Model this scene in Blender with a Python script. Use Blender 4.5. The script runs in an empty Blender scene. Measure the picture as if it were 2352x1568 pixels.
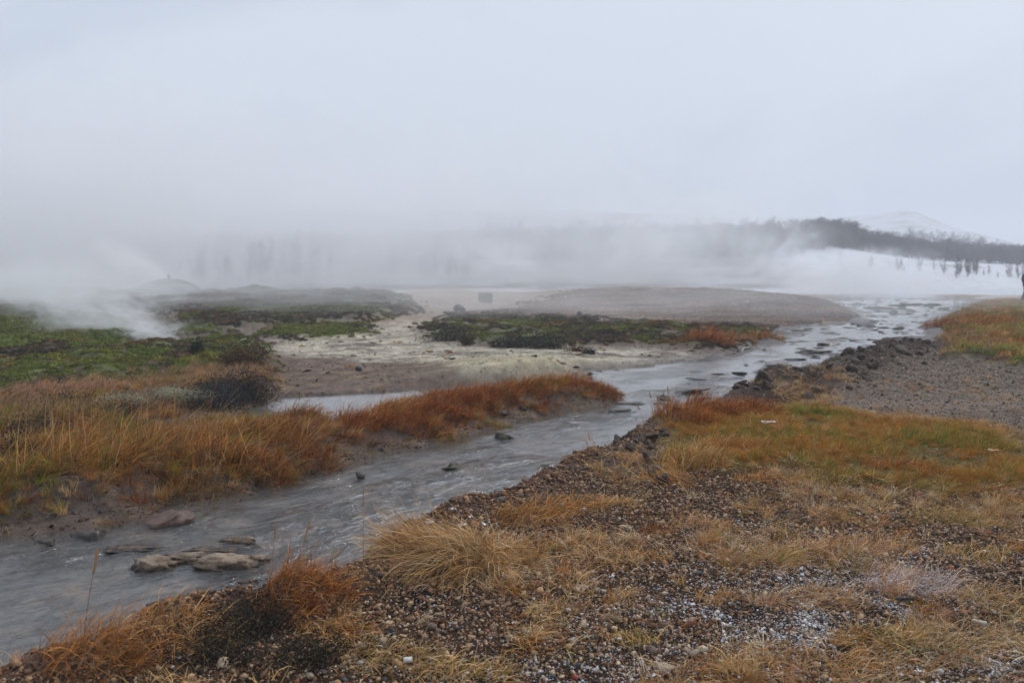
import bpy, math, random
import numpy as np
from mathutils import Vector, Matrix

rng = np.random.default_rng(7)
random.seed(7)
sc = bpy.context.scene
COL = sc.collection

# ------------------------------------------------------------------ camera
F, CU, CV, HOR = 1846.0, 1176.0, 784.0, 635.0      # measured on the photograph at 2352 px width
CAMZ = 1.62
PITCH = math.atan((CV - HOR) / F)
cam_d = bpy.data.cameras.new('camera')
cam = bpy.data.objects.new('camera', cam_d); COL.objects.link(cam)
cam.location = (0, 0, CAMZ)
cam.rotation_euler = (math.pi / 2 - PITCH, 0, 0)
cam_d.sensor_width = 36.0
cam_d.lens = 36.0 * F / 2352.0
cam_d.clip_start = 0.05; cam_d.clip_end = 5000
cam_d.dof.use_dof = True
cam_d.dof.focus_distance = 4.6
cam_d.dof.aperture_fstop = 2.6
sc.camera = cam

# ------------------------------------------------------------------ world, sun, exposure
SUN_EL, SUN_ROT = math.radians(48), math.radians(55)
w = bpy.data.worlds.new('World'); sc.world = w; w.use_nodes = True
nt = w.node_tree; nt.nodes.clear()
def N(nt, t, **kw):
    n = nt.nodes.new(t)
    for k, v in kw.items():
        if k.startswith('i_'):
            n.inputs[k[2:].replace('_', ' ')].default_value = v
        else: setattr(n, k, v)
    return n
sky = N(nt, 'ShaderNodeTexSky', sky_type='NISHITA', sun_disc=False, sun_elevation=SUN_EL, sun_rotation=SUN_ROT,
        air_density=1.0, dust_density=4.0, ozone_density=2.0)
tc = N(nt, 'ShaderNodeTexCoord')
mp = N(nt, 'ShaderNodeMapping'); mp.inputs['Scale'].default_value = (1.0, 1.0, 2.0)
cn = N(nt, 'ShaderNodeTexNoise'); cn.inputs['Scale'].default_value = 1.6; cn.inputs['Detail'].default_value = 4; cn.inputs['Roughness'].default_value = 0.5
cn.inputs['Distortion'].default_value = 0.6
cr = N(nt, 'ShaderNodeValToRGB')
cr.color_ramp.elements[0].position = 0.30; cr.color_ramp.elements[0].color = (3.2, 3.95, 5.1, 1)
cr.color_ramp.elements[1].position = 0.60; cr.color_ramp.elements[1].color = (5.4, 5.9, 6.7, 1)
mx = N(nt, 'ShaderNodeMixRGB'); mx.inputs['Fac'].default_value = 0.92
bg = N(nt, 'ShaderNodeBackground'); bg.inputs['Strength'].default_value = 0.10
wo = N(nt, 'ShaderNodeOutputWorld')
L = nt.links.new
L(tc.outputs['Generated'], mp.inputs['Vector']); L(mp.outputs['Vector'], cn.inputs['Vector'])
L(cn.outputs['Fac'], cr.inputs['Fac']); L(sky.outputs['Color'], mx.inputs['Color1']); L(cr.outputs['Color'], mx.inputs['Color2'])
L(mx.outputs['Color'], bg.inputs['Color']); L(bg.outputs['Background'], wo.inputs['Surface'])

sd = bpy.data.lights.new('sun', 'SUN'); so = bpy.data.objects.new('sun', sd); COL.objects.link(so)
sd.energy = 1.5; sd.angle = math.radians(12); sd.color = (1.0, 0.96, 0.9)
_d = Vector((math.sin(SUN_ROT) * math.cos(SUN_EL), math.cos(SUN_ROT) * math.cos(SUN_EL), math.sin(SUN_EL)))
so.rotation_euler = _d.to_track_quat('Z', 'Y').to_euler()
so.location = (0, 0, 50)

sc.view_settings.view_transform = 'Standard'; sc.view_settings.look = 'None'
sc.view_settings.gamma = 1.0; sc.view_settings.exposure = 0.45; sc.view_settings.use_curve_mapping = False
sc.render.engine = 'CYCLES'
cy = sc.cycles
cy.use_denoising = True; cy.denoiser = 'OPENIMAGEDENOISE'; cy.denoising_prefilter = 'ACCURATE'; cy.denoising_quality = 'HIGH'
cy.use_adaptive_sampling = True; cy.adaptive_threshold = 0.02
cy.max_bounces = 10; cy.diffuse_bounces = 2; cy.glossy_bounces = 2; cy.transmission_bounces = 3
cy.transparent_max_bounces = 12; cy.volume_bounces = 8
cy.volume_step_rate = 1.0; cy.volume_max_steps = 256
cy.caustics_reflective = False; cy.caustics_refractive = False
sc.render.film_transparent = False; sc.render.filter_size = 1.1

# ------------------------------------------------------------------ numpy helpers
_perm = np.random.default_rng(11).permutation(512)
_perm = np.concatenate([_perm, _perm, _perm])
_ang = np.random.default_rng(12).random(512) * 2 * np.pi
_gx, _gy = np.cos(_ang), np.sin(_ang)
def perlin(x, y):
    xi = np.floor(x).astype(int); yi = np.floor(y).astype(int)
    xf = x - xi; yf = y - yi
    xi &= 511; yi &= 511
    u = xf * xf * xf * (xf * (xf * 6 - 15) + 10); v = yf * yf * yf * (yf * (yf * 6 - 15) + 10)
    def g(ix, iy, fx, fy):
        h = _perm[_perm[ix & 511] + (iy & 511)]
        return _gx[h] * fx + _gy[h] * fy
    a = g(xi, yi, xf, yf); b = g(xi + 1, yi, xf - 1, yf)
    c = g(xi, yi + 1, xf, yf - 1); d = g(xi + 1, yi + 1, xf - 1, yf - 1)
    return ((a + u * (b - a)) + v * ((c + u * (d - c)) - (a + u * (b - a)))) * 1.5
def fbm(x, y, s, o=4, seed=0.0, r=0.5):
    x = np.asarray(x, float) * s + seed * 17.3; y = np.asarray(y, float) * s - seed * 9.1
    t = 0; a = 1; n = 0
    for k in range(o):
        t = t + a * perlin(x + 31.7 * k, y + 11.3 * k); n += a; a *= r; x = x * 2.03; y = y * 2.03
    return t / n
def ss(a, b, x):
    t = np.clip((x - a) / (b - a), 0, 1); return t * t * (3 - 2 * t)

CP, SP = math.cos(PITCH), math.sin(PITCH)
def P(u, v, z=0.05):
    """the ground point seen at photograph position (u, v) at height z"""
    a = (np.asarray(u, float) - CU) / F; b = -(np.asarray(v, float) - CV) / F
    dx = a; dy = CP + b * SP; dz = -SP + b * CP
    t = (z - CAMZ) / np.minimum(dz, -1e-4)
    return dx * t, dy * t
def poly(pts, z=0.05):
    p = np.array(pts, float); x, y = P(p[:, 0], p[:, 1], z); return np.stack([x, y], 1)
def sdist(x, y, pl, closed=True):
    """signed distance in metres, negative inside"""
    best = np.full(x.shape, 1e18); inside = np.zeros(x.shape, bool)
    n = len(pl)
    for i in range(n if closed else n - 1):
        ax, ay = pl[i]; bx, by = pl[(i + 1) % n]
        ex, ey = bx - ax, by - ay; wx = x - ax; wy = y - ay
        t = np.clip((wx * ex + wy * ey) / (ex * ex + ey * ey + 1e-12), 0, 1)
        dx = wx - ex * t; dy = wy - ey * t
        best = np.minimum(best, dx * dx + dy * dy)
        if closed:
            c = (ay > y) != (by > y)
            with np.errstate(divide='ignore', invalid='ignore'):
                xx = ax + (y - ay) * ex / (ey if abs(ey) > 1e-12 else 1e-12)
            inside ^= c & (x < xx)
    d = np.sqrt(best)
    return np.where(inside, -d, d) if closed else d
def polyline_param(x, y, pl):
    """(distance to the line, arc length at the foot, signed side)"""
    best = np.full(x.shape, 1e18); arc = np.zeros(x.shape); side = np.zeros(x.shape); s0 = 0
    for i in range(len(pl) - 1):
        ax, ay = pl[i]; bx, by = pl[i + 1]; ex, ey = bx - ax, by - ay; ln = math.hypot(ex, ey)
        wx = x - ax; wy = y - ay
        t = np.clip((wx * ex + wy * ey) / (ln * ln), 0, 1)
        dx = wx - ex * t; dy = wy - ey * t; d = dx * dx + dy * dy
        m = d < best
        best = np.where(m, d, best); arc = np.where(m, s0 + t * ln, arc)
        side = np.where(m, (ex * wy - ey * wx) / ln, side); s0 += ln
    return np.sqrt(best), arc, side

# ------------------------------------------------------------------ the plan of the place
STREAM = poly([(-900,1330),(-400,1265),(0,1238),(200,1222),(330,1205),(400,1170),(500,1152),(620,1128),(750,1082),(900,1042),(1030,1018),(1120,990),
    (1215,962),(1400,930),(1450,905),(1400,880),(1340,852),(1500,840),(1690,812),(1740,790),(1790,752),(1950,738),(1975,722),(1930,704),(1900,693),
    (1960,686),(2100,684),(2220,686),(2250,692),(2230,702),(2150,742),(2185,768),(2090,798),(1960,806),(1830,868),(1700,902),(1500,975),(1430,1000),
    (1340,1062),(1230,1092),(1150,1142),(950,1212),(850,1252),(780,1325),(600,1385),(380,1415),(300,1445),(200,1495),(0,1565),(-500,1750),(-1300,1900)], 0.0)
POND = poly([(545,990),(560,945),(640,915),(860,903),(1020,888),(1200,884),(1370,866),(1440,880),(1430,900),(1200,905),(960,925),(880,935),(790,985),(735,985),(690,960),(600,985)], 0.0)
POOL2 = poly([(360,985),(420,968),(480,985),(450,1010),(380,1010)], 0.0)
LEFTVEG = poly([(-900,935),(0,935),(150,915),(430,868),(610,865),(600,905),(430,925),(350,965),(400,1010),(560,985),(700,965),(760,1005),(748,1045),
    (615,1110),(440,1122),(330,1155),(180,1170),(0,1192),(-400,1220),(-900,1260)])
STRIP = poly([(760,1020),(790,965),(880,925),(1100,893),(1390,878),(1425,895),(1415,918),(1230,935),(1090,965),(1030,990),(880,1012)])
MOSSL = poly([(-1200,722),(150,722),(300,765),(320,790),(440,795),(600,795),(610,865),(430,868),(150,915),(0,935),(-900,935)])
HEATH = poly([(-1500,685),(340,690),(860,688),(940,722),(850,748),(610,762),(430,778),(360,735),(150,722),(-1500,720)])
GPATCH = poly([(595,768),(700,756),(830,755),(838,772),(660,784)])
MOSSC = poly([(965,760),(1060,728),(1250,733),(1450,742),(1600,756),(1760,752),(1775,770),(1640,802),(1500,794),(1200,797),(1050,782)])
SINTER = poly([(600,800),(640,785),(850,762),(930,740),(1000,742),(960,770),(1050,797),(1500,805),(1640,815),(1480,848),(1345,866),(1100,872),(1000,868),(930,838),(760,822),(640,815)])
MUDB = poly([(600,820),(930,835),(1080,875),(860,905),(600,925),(560,900)])
RGRASS = poly([(1490,985),(1600,935),(1760,945),(1850,930),(1960,962),(2240,975),(2352,1030),(2700,1100),(2700,1180),(2352,1110),(2000,1110),(1850,1075),(1620,1075),(1530,1030)], 0.14)
PATHP = poly([(1880,905),(2050,825),(2180,790),(2352,838),(2700,880),(5200,1300),(5200,1900),(3300,1900),(2600,1500),(2480,1150),(2352,1015),(2240,965),(1960,950)], 0.12)
RG2 = poly([(2130,750),(2250,700),(2352,688),(2700,700),(2700,860),(2352,835),(2210,828),(2190,785)], 0.12)
MOUND = poly([(1290,700),(1500,672),(1900,690),(1980,725),(1960,742),(1780,752),(1500,742),(1100,728)], 0.10)
BERM = poly([(-300,1720),(60,1560),(330,1460),(640,1400),(830,1300),(960,1235),(1180,1160),(1330,1085),(1450,1015),(1560,970)], 0.05)
BERM2 = poly([(1700,925),(1830,890),(1930,862),(2010,828),(2110,808)], 0.05)
FLOW = poly([(-1600,1500),(-400,1440),(100,1330),(500,1235),(900,1115),(1200,1035),(1420,960),(1560,880),(1780,830),(1950,775),(2050,730),(2120,690),(2200,668)], 0.0)
RB = np.concatenate([poly([(-1300,1900),(-500,1750),(0,1565),(200,1495),(300,1445),(380,1415),(600,1385),(780,1325),(850,1252),(950,1212),(1150,1142),
    (1230,1092),(1340,1062),(1430,1000),(1500,975),(1700,902),(1830,868),(1960,806),(2090,798),(2185,768),(2150,742),(2230,702),(2250,692)], 0.0), np.array([[120, 66], [120, -20], [-8, -20]], float)])

def masks(x, y):
    """the areas of the place at each ground point, all soft 0..1, and the distance to the water edge"""
    d = np.hypot(x, y)
    am = 0.018 * d + 0.03
    wx = x + am * 2.0 * fbm(x, y, 0.9, 3, 1) * np.minimum(1, 6 / (d + 1e-3)) + am * 1.5 * fbm(x, y, 2.5, 3, 2)
    wy = y + am * 3.0 * fbm(x, y, 0.9, 3, 3) + am * 1.5 * fbm(x, y, 2.5, 3, 4)
    m = {}
    def A(k, pl, soft):
        s = sdist(wx, wy, pl); m[k] = ss(soft * d, -soft * d, s)
    mxx = x + 0.012 * d * fbm(x, y, 2.2, 3, 5); myy = y + 0.02 * d * fbm(x, y, 2.2, 3, 6)
    s1 = sdist(mxx, myy, STREAM); s2 = sdist(mxx, myy, POND); s3 = sdist(mxx, myy, POOL2)
    m['sw'] = np.minimum(np.minimum(s1, s2), s3); m['s1'] = s1; m['s2'] = s2
    A('left', LEFTVEG, .02); A('strip', STRIP, .008); A('mossl', MOSSL, .02); A('heath', HEATH, .03)
    A('gpatch', GPATCH, .02); A('mossc', MOSSC, .025); A('sinter', SINTER, .05); A('mudb', MUDB, .03)
    A('rgrass', RGRASS, .02); A('path', PATHP, .02); A('rg2', RG2, .02); A('mound', MOUND, .04)
    m['rb'] = ss(0.02, -0.02, sdist(x, y, RB))
    m['d'] = d
    db, ab, _ = polyline_param(x, y, BERM); m['berm'] = np.exp(-(db / 0.26) ** 2)
    d2, a2, _ = polyline_param(x, y, BERM2); m['berm2'] = np.exp(-(d2 / 0.55) ** 2)
    return m
def gauss(x, y, u, v, rx, ry, z=0.1):
    cx, cy_ = P(u, v, z); return np.exp(-((x - cx) / rx) ** 2 - ((y - cy_) / ry) ** 2)
def height(x, y, m=None, fine=True):
    x = np.asarray(x, float); y = np.asarray(y, float)
    if m is None: m = masks(x, y)
    d = m['d']; sw = m['sw']
    near = 1 / (1 + d * 0.02)
    # flats left and middle
    h = 0.035 + 0.02 * fbm(x, y, 0.5, 4, 21) + 0.012 * fbm(x, y, 2.5, 3, 22)
    h = h + 0.02 * ss(0, 3, sw)
    # right bank
    rbh = 0.10 + 0.03 * fbm(x, y, 0.45, 3, 23) + 0.02 * fbm(x, y, 2.0, 3, 24)
    h = h + (rbh - h) * m['rb']
    lump = 0.75 + 0.9 * fbm(x, y, 3.0, 4, 25) 
    h = h + m['berm'] * 0.12 * np.clip(lump, .15, 2) + m['berm2'] * 0.21 * np.clip(.8 + .5 * fbm(x, y, 1.1, 2, 25) + 0.35 * fbm(x, y, 4.0, 3, 26), .2, 2)
    # vegetated banks
    h = h + m['left'] * (0.14 + 0.13 * fbm(x, y, 0.9, 3, 27)) + m['strip'] * 0.10
    h = h + m['mossl'] * (0.14 + 0.34 * np.abs(fbm(x, y, 0.55, 4, 28)))
    h = h + m['mossc'] * (0.05 + 0.30 * np.abs(fbm(x, y, 0.6, 4, 29))) + m['gpatch'] * 0.12
    h = h + m['heath'] * (0.20 + 0.45 * np.abs(fbm(x, y, 0.30, 4, 30)))
    h = h + m['rgrass'] * 0.04 + m['rg2'] * (0.10 + 0.35 * np.abs(fbm(x, y, 0.4, 4, 31)))
    # the ridge behind at the left and the long low mound in the middle
    dl = ss(20, 44, y) * ss(-1.0, -9, x - 0.06 * y) * ss(75, 50, y)
    h = h + dl * (0.40 + 0.22 * fbm(x, y, 0.12, 3, 33))
    h = h + 0.85 * gauss(x, y, 1560, 690, 7.0, 9.0) * (1 + .55 * fbm(x, y, .13, 4, 34, .6) + .22 * fbm(x, y, .6, 4, 35, .6)) + 0.55 * gauss(x, y, 1780, 708, 3.0, 4.0) + 0.35 * gauss(x, y, 1250, 690, 6.0, 12.0)
    h = h + 0.22 * gauss(x, y, 1180, 850, 1.6, 2.2)
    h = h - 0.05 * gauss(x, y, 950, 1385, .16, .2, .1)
    # vent hollow of the near steam plume
    h = h - 0.30 * gauss(x, y, 330, 795, 1.1, 1.0) 
    # right field beyond, and far plain climbing gently
    h = h + ss(45, 110, y) * 0.9
    # beds
    shallow = ss(12, 20, y)
    depth = -0.022 - 0.045 * ss(0.1, 0.8, -sw)
    depth = depth + (0.030 + 0.035 * shallow) * fbm(x, y * 1.0, 1.6, 4, 35) + 0.012 * fbm(x, y, 7, 3, 36)
    depth = np.where(m['s2'] < m['s1'], depth * 0.5, depth)
    depth = depth + (0.046 + 0.075 * np.clip(fbm(x, y * .6, 1.1, 4, 57), -.6, 1)) * shallow
    bank = ss(0, 0.30 + 0.02 * d, sw) ** (1 + 1.2 * (1 - m['rb']))
    shelf = -0.022 + 0.046 * ss(0.0, 0.09 + .008 * d, sw) + 0.012 * fbm(x, y, 5.0, 3, 58) * ss(0, .15, sw)
    bank = ss(0.05, 0.42 + 0.02 * d, sw) * (1 - m['rb']) + ss(0, .28 + .02 * d, sw) * m['rb']
    h = np.where(sw < 0, depth, shelf + (h - 0.008) * bank)
    # sinter ledge breaking the water in the near stream
    h = h + 0.035 * gauss(x, y, 330, 1270, .16, .14, 0) + 0.045 * gauss(x, y, 520, 1275, .25, .12, 0) + .035 * gauss(x, y, 100, 1340, .3, .2, 0)
    if fine:
        lf = np.clip(9 / (d + 1e-3), 0.15, 1)
        rough = np.where(sw < 0, 0.3, 1.0) * (0.5 + 0.8 * m['rb'] * (1 - m['path'] * .6) + 0.8 * m['left'] + m['berm'] + 1.5 * m['berm2'] + m['mossl'] + m['heath'] + m['mossc'])
        h = h + 0.010 * rough * fbm(x, y, 9.0, 3, 37) * np.clip(6/(d+.01), .5, 1) + 0.006 * lf * rough * fbm(x, y, 30.0, 2, 38)
        big = 1.6 * (m['mossl'] + m['heath'] + m['mossc'] + .2 * m['mound'] + m['rg2'] + .3) * ss(10, 18, d)
        h = h + 0.05 * big * np.abs(fbm(x, y, 1.6, 4, 39)) * ss(-0.1, .3, sw)
    return h

# ------------------------------------------------------------------ mesh / material helpers
def make_mesh(name, V, Fc, colors=None, attrs=None, smooth=False, mat=None):
    """V (n,3), Fc (k,3|4) int array or list of such arrays"""
    me = bpy.data.meshes.new(name)
    if not isinstance(Fc, list): Fc = [Fc]
    Fc = [np.asarray(f, np.int32) for f in Fc if len(f)]
    me.vertices.add(len(V)); me.vertices.foreach_set('co', np.asarray(V, np.float32).ravel())
    if Fc:
        idx = np.concatenate([f.ravel() for f in Fc]); cnt = np.concatenate([np.full(len(f), f.shape[1], np.int32) for f in Fc])
        st = np.concatenate([[0], np.cumsum(cnt)[:-1]]).astype(np.int32)
        me.loops.add(len(idx)); me.loops.foreach_set('vertex_index', idx)
        me.polygons.add(len(cnt)); me.polygons.foreach_set('loop_start', st); me.polygons.foreach_set('loop_total', cnt)
        if smooth: me.polygons.foreach_set('use_smooth', np.ones(len(cnt), bool))
    if colors is not None:
        c = np.ones((len(V), 4), np.float32); c[:, :3] = np.clip(colors, 0, 1)
        a = me.attributes.new('Col', 'FLOAT_COLOR', 'POINT'); a.data.foreach_set('color', c.ravel())
    for k, (ty, dat) in (attrs or {}).items():
        a = me.attributes.new(k, ty, 'POINT'); a.data.foreach_set({'FLOAT': 'value', 'INT': 'value', 'FLOAT_VECTOR': 'vector', 'FLOAT_COLOR': 'color'}[ty], np.asarray(dat).ravel())
    me.update(calc_edges=True)
    if mat: me.materials.append(mat)
    return me
def link(name, me, parent=None, **props):
    o = bpy.data.objects.new(name, me); COL.objects.link(o)
    if parent: o.parent = parent
    for k, v in props.items(): o[k] = v
    return o
def setp(o, label, cat=None, group=None):
    o['label'] = label
    if cat: o['category'] = cat
    if group: o['group'] = group
    return o

def mat_new(name):
    m = bpy.data.materials.new(name); m.use_nodes = True; nt = m.node_tree; nt.nodes.clear()
    return m, nt, nt.links.new
def ramp(nt, pts):
    r = N(nt, 'ShaderNodeValToRGB'); e = r.color_ramp.elements
    while len(e) < len(pts): e.new(0.5)
    for k, (p, c) in enumerate(pts):
        e[k].position = p; e[k].color = (*c, 1) if len(c) == 3 else c
    return r
def math_n(nt, op, a=None, b=None, clamp=False):
    n = N(nt, 'ShaderNodeMath', operation=op, use_clamp=clamp)
    for i, q in enumerate((a, b)):
        if q is None: continue
        if isinstance(q, (int, float)): n.inputs[i].default_value = q
        else: nt.links.new(q, n.inputs[i])
    return n.outputs[0]
def noise_n(nt, vec, scale, detail=3, rough=0.55, dist=0.0):
    n = N(nt, 'ShaderNodeTexNoise'); n.inputs['Scale'].default_value = scale; n.inputs['Detail'].default_value = detail
    n.inputs['Roughness'].default_value = rough; n.inputs['Distortion'].default_value = dist
    if vec is not None: nt.links.new(vec, n.inputs['Vector'])
    return n.outputs['Fac']
def mixc(nt, fac, a, b, mode='MIX'):
    n = N(nt, 'ShaderNodeMixRGB', blend_type=mode)
    for s, q in ((n.inputs['Fac'], fac), (n.inputs['Color1'], a), (n.inputs['Color2'], b)):
        if isinstance(q, (int, float)): s.default_value = q
        elif isinstance(q, tuple): s.default_value = (*q, 1)
        else: nt.links.new(q, s)
    return n.outputs['Color']

def ground_material():
    m, nt, L = mat_new('wet_ground')
    at = N(nt, 'ShaderNodeAttribute', attribute_name='Col'); ax = N(nt, 'ShaderNodeAttribute', attribute_name='aux')
    geo = N(nt, 'ShaderNodeNewGeometry'); pos = geo.outputs['Position']
    sx = N(nt, 'ShaderNodeSeparateColor'); L(ax.outputs['Color'], sx.inputs['Color'])   # r frost, g wet, b crumb size
    n1 = noise_n(nt, pos, 3.0, 5); n2 = noise_n(nt, pos, 28.0, 4, 0.65); n3 = noise_n(nt, pos, 140.0, 2, 0.6)
    v = math_n(nt, 'ADD', math_n(nt, 'MULTIPLY', n1, 0.5), math_n(nt, 'ADD', math_n(nt, 'MULTIPLY', n2, 0.6), math_n(nt, 'MULTIPLY', n3, 0.55)))
    fac = N(nt, 'ShaderNodeMapRange'); L(v, fac.inputs['Value'])
    fac.inputs['From Min'].default_value = 0.55; fac.inputs['From Max'].default_value = 1.1
    fac.inputs['To Min'].default_value = 0.50; fac.inputs['To Max'].default_value = 1.5
    cc = N(nt, 'ShaderNodeCombineColor'); [L(fac.outputs[0], cc.inputs[i]) for i in range(3)]
    col = mixc(nt, 1.0, at.outputs['Color'], cc.outputs['Color'], 'MULTIPLY')
    fn = noise_n(nt, pos, 90.0, 2, 0.7); fb = noise_n(nt, pos, 2.2, 3)
    ft = math_n(nt, 'ADD', math_n(nt, 'MULTIPLY', fn, 1.0), math_n(nt, 'MULTIPLY', math_n(nt, 'SUBTRACT', fb, 0.5), 0.5))
    th = math_n(nt, 'SUBTRACT', 0.98, math_n(nt, 'MULTIPLY', sx.outputs['Red'], 0.5))
    fr = math_n(nt, 'MULTIPLY', math_n(nt, 'SUBTRACT', ft, th), 12.0, True)
    col = mixc(nt, fr, col, (0.72, 0.75, 0.80))
    ps = N(nt, 'ShaderNodeBsdfPrincipled'); L(col, ps.inputs['Base Color']); L(math_n(nt, 'ADD', 0.08, math_n(nt, 'MULTIPLY', sx.outputs['Green'], 0.20)), ps.inputs['Specular IOR Level'])
    ro = math_n(nt, 'SUBTRACT', 0.92, math_n(nt, 'MULTIPLY', sx.outputs['Green'], 0.48)); L(ro, ps.inputs['Roughness'])
    bp = N(nt, 'ShaderNodeBump'); bp.inputs['Strength'].default_value = 1.0; bp.inputs['Distance'].default_value = 0.022
    L(v, bp.inputs['Height']); L(bp.outputs['Normal'], ps.inputs['Normal'])
    o = N(nt, 'ShaderNodeOutputMaterial'); L(ps.outputs[0], o.inputs['Surface'])
    return m

def leaf_material(name, instanced=False, rough=0.55, trans=0.22):
    """blade colour from the mesh, tint and frost of the clump"""
    m, nt, L = mat_new(name)
    at = N(nt, 'ShaderNodeAttribute', attribute_name='Col'); col = at.outputs['Color']
    geo = N(nt, 'ShaderNodeNewGeometry'); pos = geo.outputs['Position']
    ty = 'INSTANCER' if instanced else 'GEOMETRY'
    fr = N(nt, 'ShaderNodeAttribute', attribute_name='frost', attribute_type=ty)
    if instanced:
        ti = N(nt, 'ShaderNodeAttribute', attribute_name='tint', attribute_type='INSTANCER')
        col = mixc(nt, 1.0, col, ti.outputs['Color'], 'MULTIPLY')
    nn = noise_n(nt, pos, 9.0, 3); ff = noise_n(nt, pos, 110.0, 2, 0.6)
    br = N(nt, 'ShaderNodeMapRange'); L(nn, br.inputs['Value']); br.inputs['From Min'].default_value = .3; br.inputs['From Max'].default_value = .7
    br.inputs['To Min'].default_value = .7; br.inputs['To Max'].default_value = 1.25
    cc = N(nt, 'ShaderNodeCombineColor'); [L(br.outputs[0], cc.inputs[i]) for i in range(3)]
    col = mixc(nt, 1.0, col, cc.outputs['Color'], 'MULTIPLY')
    th = math_n(nt, 'SUBTRACT', 0.95, math_n(nt, 'MULTIPLY', fr.outputs['Fac'], 0.5))
    f = math_n(nt, 'MULTIPLY', math_n(nt, 'SUBTRACT', ff, th), 9.0, True)
    col = mixc(nt, f, col, (0.74, 0.76, 0.80))
    ps = N(nt, 'ShaderNodeBsdfPrincipled'); L(col, ps.inputs['Base Color']); ps.inputs['Roughness'].default_value = rough
    ps.inputs['Specular IOR Level'].default_value = 0.12
    tr = N(nt, 'ShaderNodeBsdfTranslucent'); L(col, tr.inputs['Color'])
    ms = N(nt, 'ShaderNodeMixShader'); ms.inputs[0].default_value = trans; L(ps.outputs[0], ms.inputs[1]); L(tr.outputs[0], ms.inputs[2])
    o = N(nt, 'ShaderNodeOutputMaterial'); L(ms.outputs[0], o.inputs['Surface'])
    return m

def stone_material(name, instanced=False, col=(0.2, 0.15, 0.11), col2=None, frost=0.0, rough=0.75, scale=40.0, bump=0.004):
    m, nt, L = mat_new(name)
    geo = N(nt, 'ShaderNodeNewGeometry'); pos = geo.outputs['Position']
    n = noise_n(nt, pos, scale, 5, 0.65)
    c2 = col2 or tuple(c * 0.45 for c in col)
    r = ramp(nt, [(0.3, c2), (0.68, col)]); L(n, r.inputs['Fac']); c = r.outputs['Color']
    if instanced:
        ti = N(nt, 'ShaderNodeAttribute', attribute_name='tint', attribute_type='INSTANCER')
        r2 = ramp(nt, [(0.3, (.55, .55, .55)), (0.7, (1.3, 1.3, 1.3))]); L(n, r2.inputs['Fac'])
        c = mixc(nt, 1.0, ti.outputs['Color'], r2.outputs['Color'], 'MULTIPLY')
        fa = N(nt, 'ShaderNodeAttribute', attribute_name='frost', attribute_type='INSTANCER'); fv = fa.outputs['Fac']
    else:
        va = N(nt, 'ShaderNodeValue'); va.outputs[0].default_value = frost; fv = va.outputs[0]
    sz = N(nt, 'ShaderNodeSeparateXYZ'); L(geo.outputs['Normal'], sz.inputs[0])
    ff = noise_n(nt, pos, 75.0, 2, 0.7)
    t = math_n(nt, 'ADD', ff, math_n(nt, 'MULTIPLY', sz.outputs['Z'], 0.18))
    th = math_n(nt, 'SUBTRACT', 1.12, math_n(nt, 'MULTIPLY', fv, 0.55))
    f = math_n(nt, 'MULTIPLY', math_n(nt, 'SUBTRACT', t, th), 10.0, True)
    c = mixc(nt, f, c, (0.74, 0.77, 0.82))
    ps = N(nt, 'ShaderNodeBsdfPrincipled'); L(c, ps.inputs['Base Color']); ps.inputs['Roughness'].default_value = rough; ps.inputs['Specular IOR Level'].default_value = .15 if instanced else .3
    bp = N(nt, 'ShaderNodeBump'); bp.inputs['Strength'].default_value = 0.7; bp.inputs['Distance'].default_value = bump
    L(n, bp.inputs['Height']); L(bp.outputs['Normal'], ps.inputs['Normal'])
    o = N(nt, 'ShaderNodeOutputMaterial'); L(ps.outputs[0], o.inputs['Surface'])
    return m
def plain_material(name, col, rough=0.8, n_scale=8.0, var=0.35):
    m, nt, L = mat_new(name)
    tcn = N(nt, 'ShaderNodeTexCoord'); n = noise_n(nt, tcn.outputs['Object'], n_scale, 4)
    r = ramp(nt, [(0.3, tuple(c * (1 - var) for c in col)), (0.7, tuple(min(1, c * (1 + var)) for c in col))]); L(n, r.inputs['Fac'])
    ps = N(nt, 'ShaderNodeBsdfPrincipled'); L(r.outputs['Color'], ps.inputs['Base Color']); ps.inputs['Roughness'].default_value = rough
    bp = N(nt, 'ShaderNodeBump'); bp.inputs['Strength'].default_value = 0.4; bp.inputs['Distance'].default_value = 0.01
    L(n, bp.inputs['Height']); L(bp.outputs['Normal'], ps.inputs['Normal'])
    o = N(nt, 'ShaderNodeOutputMaterial'); L(ps.outputs[0], o.inputs['Surface'])
    return m
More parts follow.
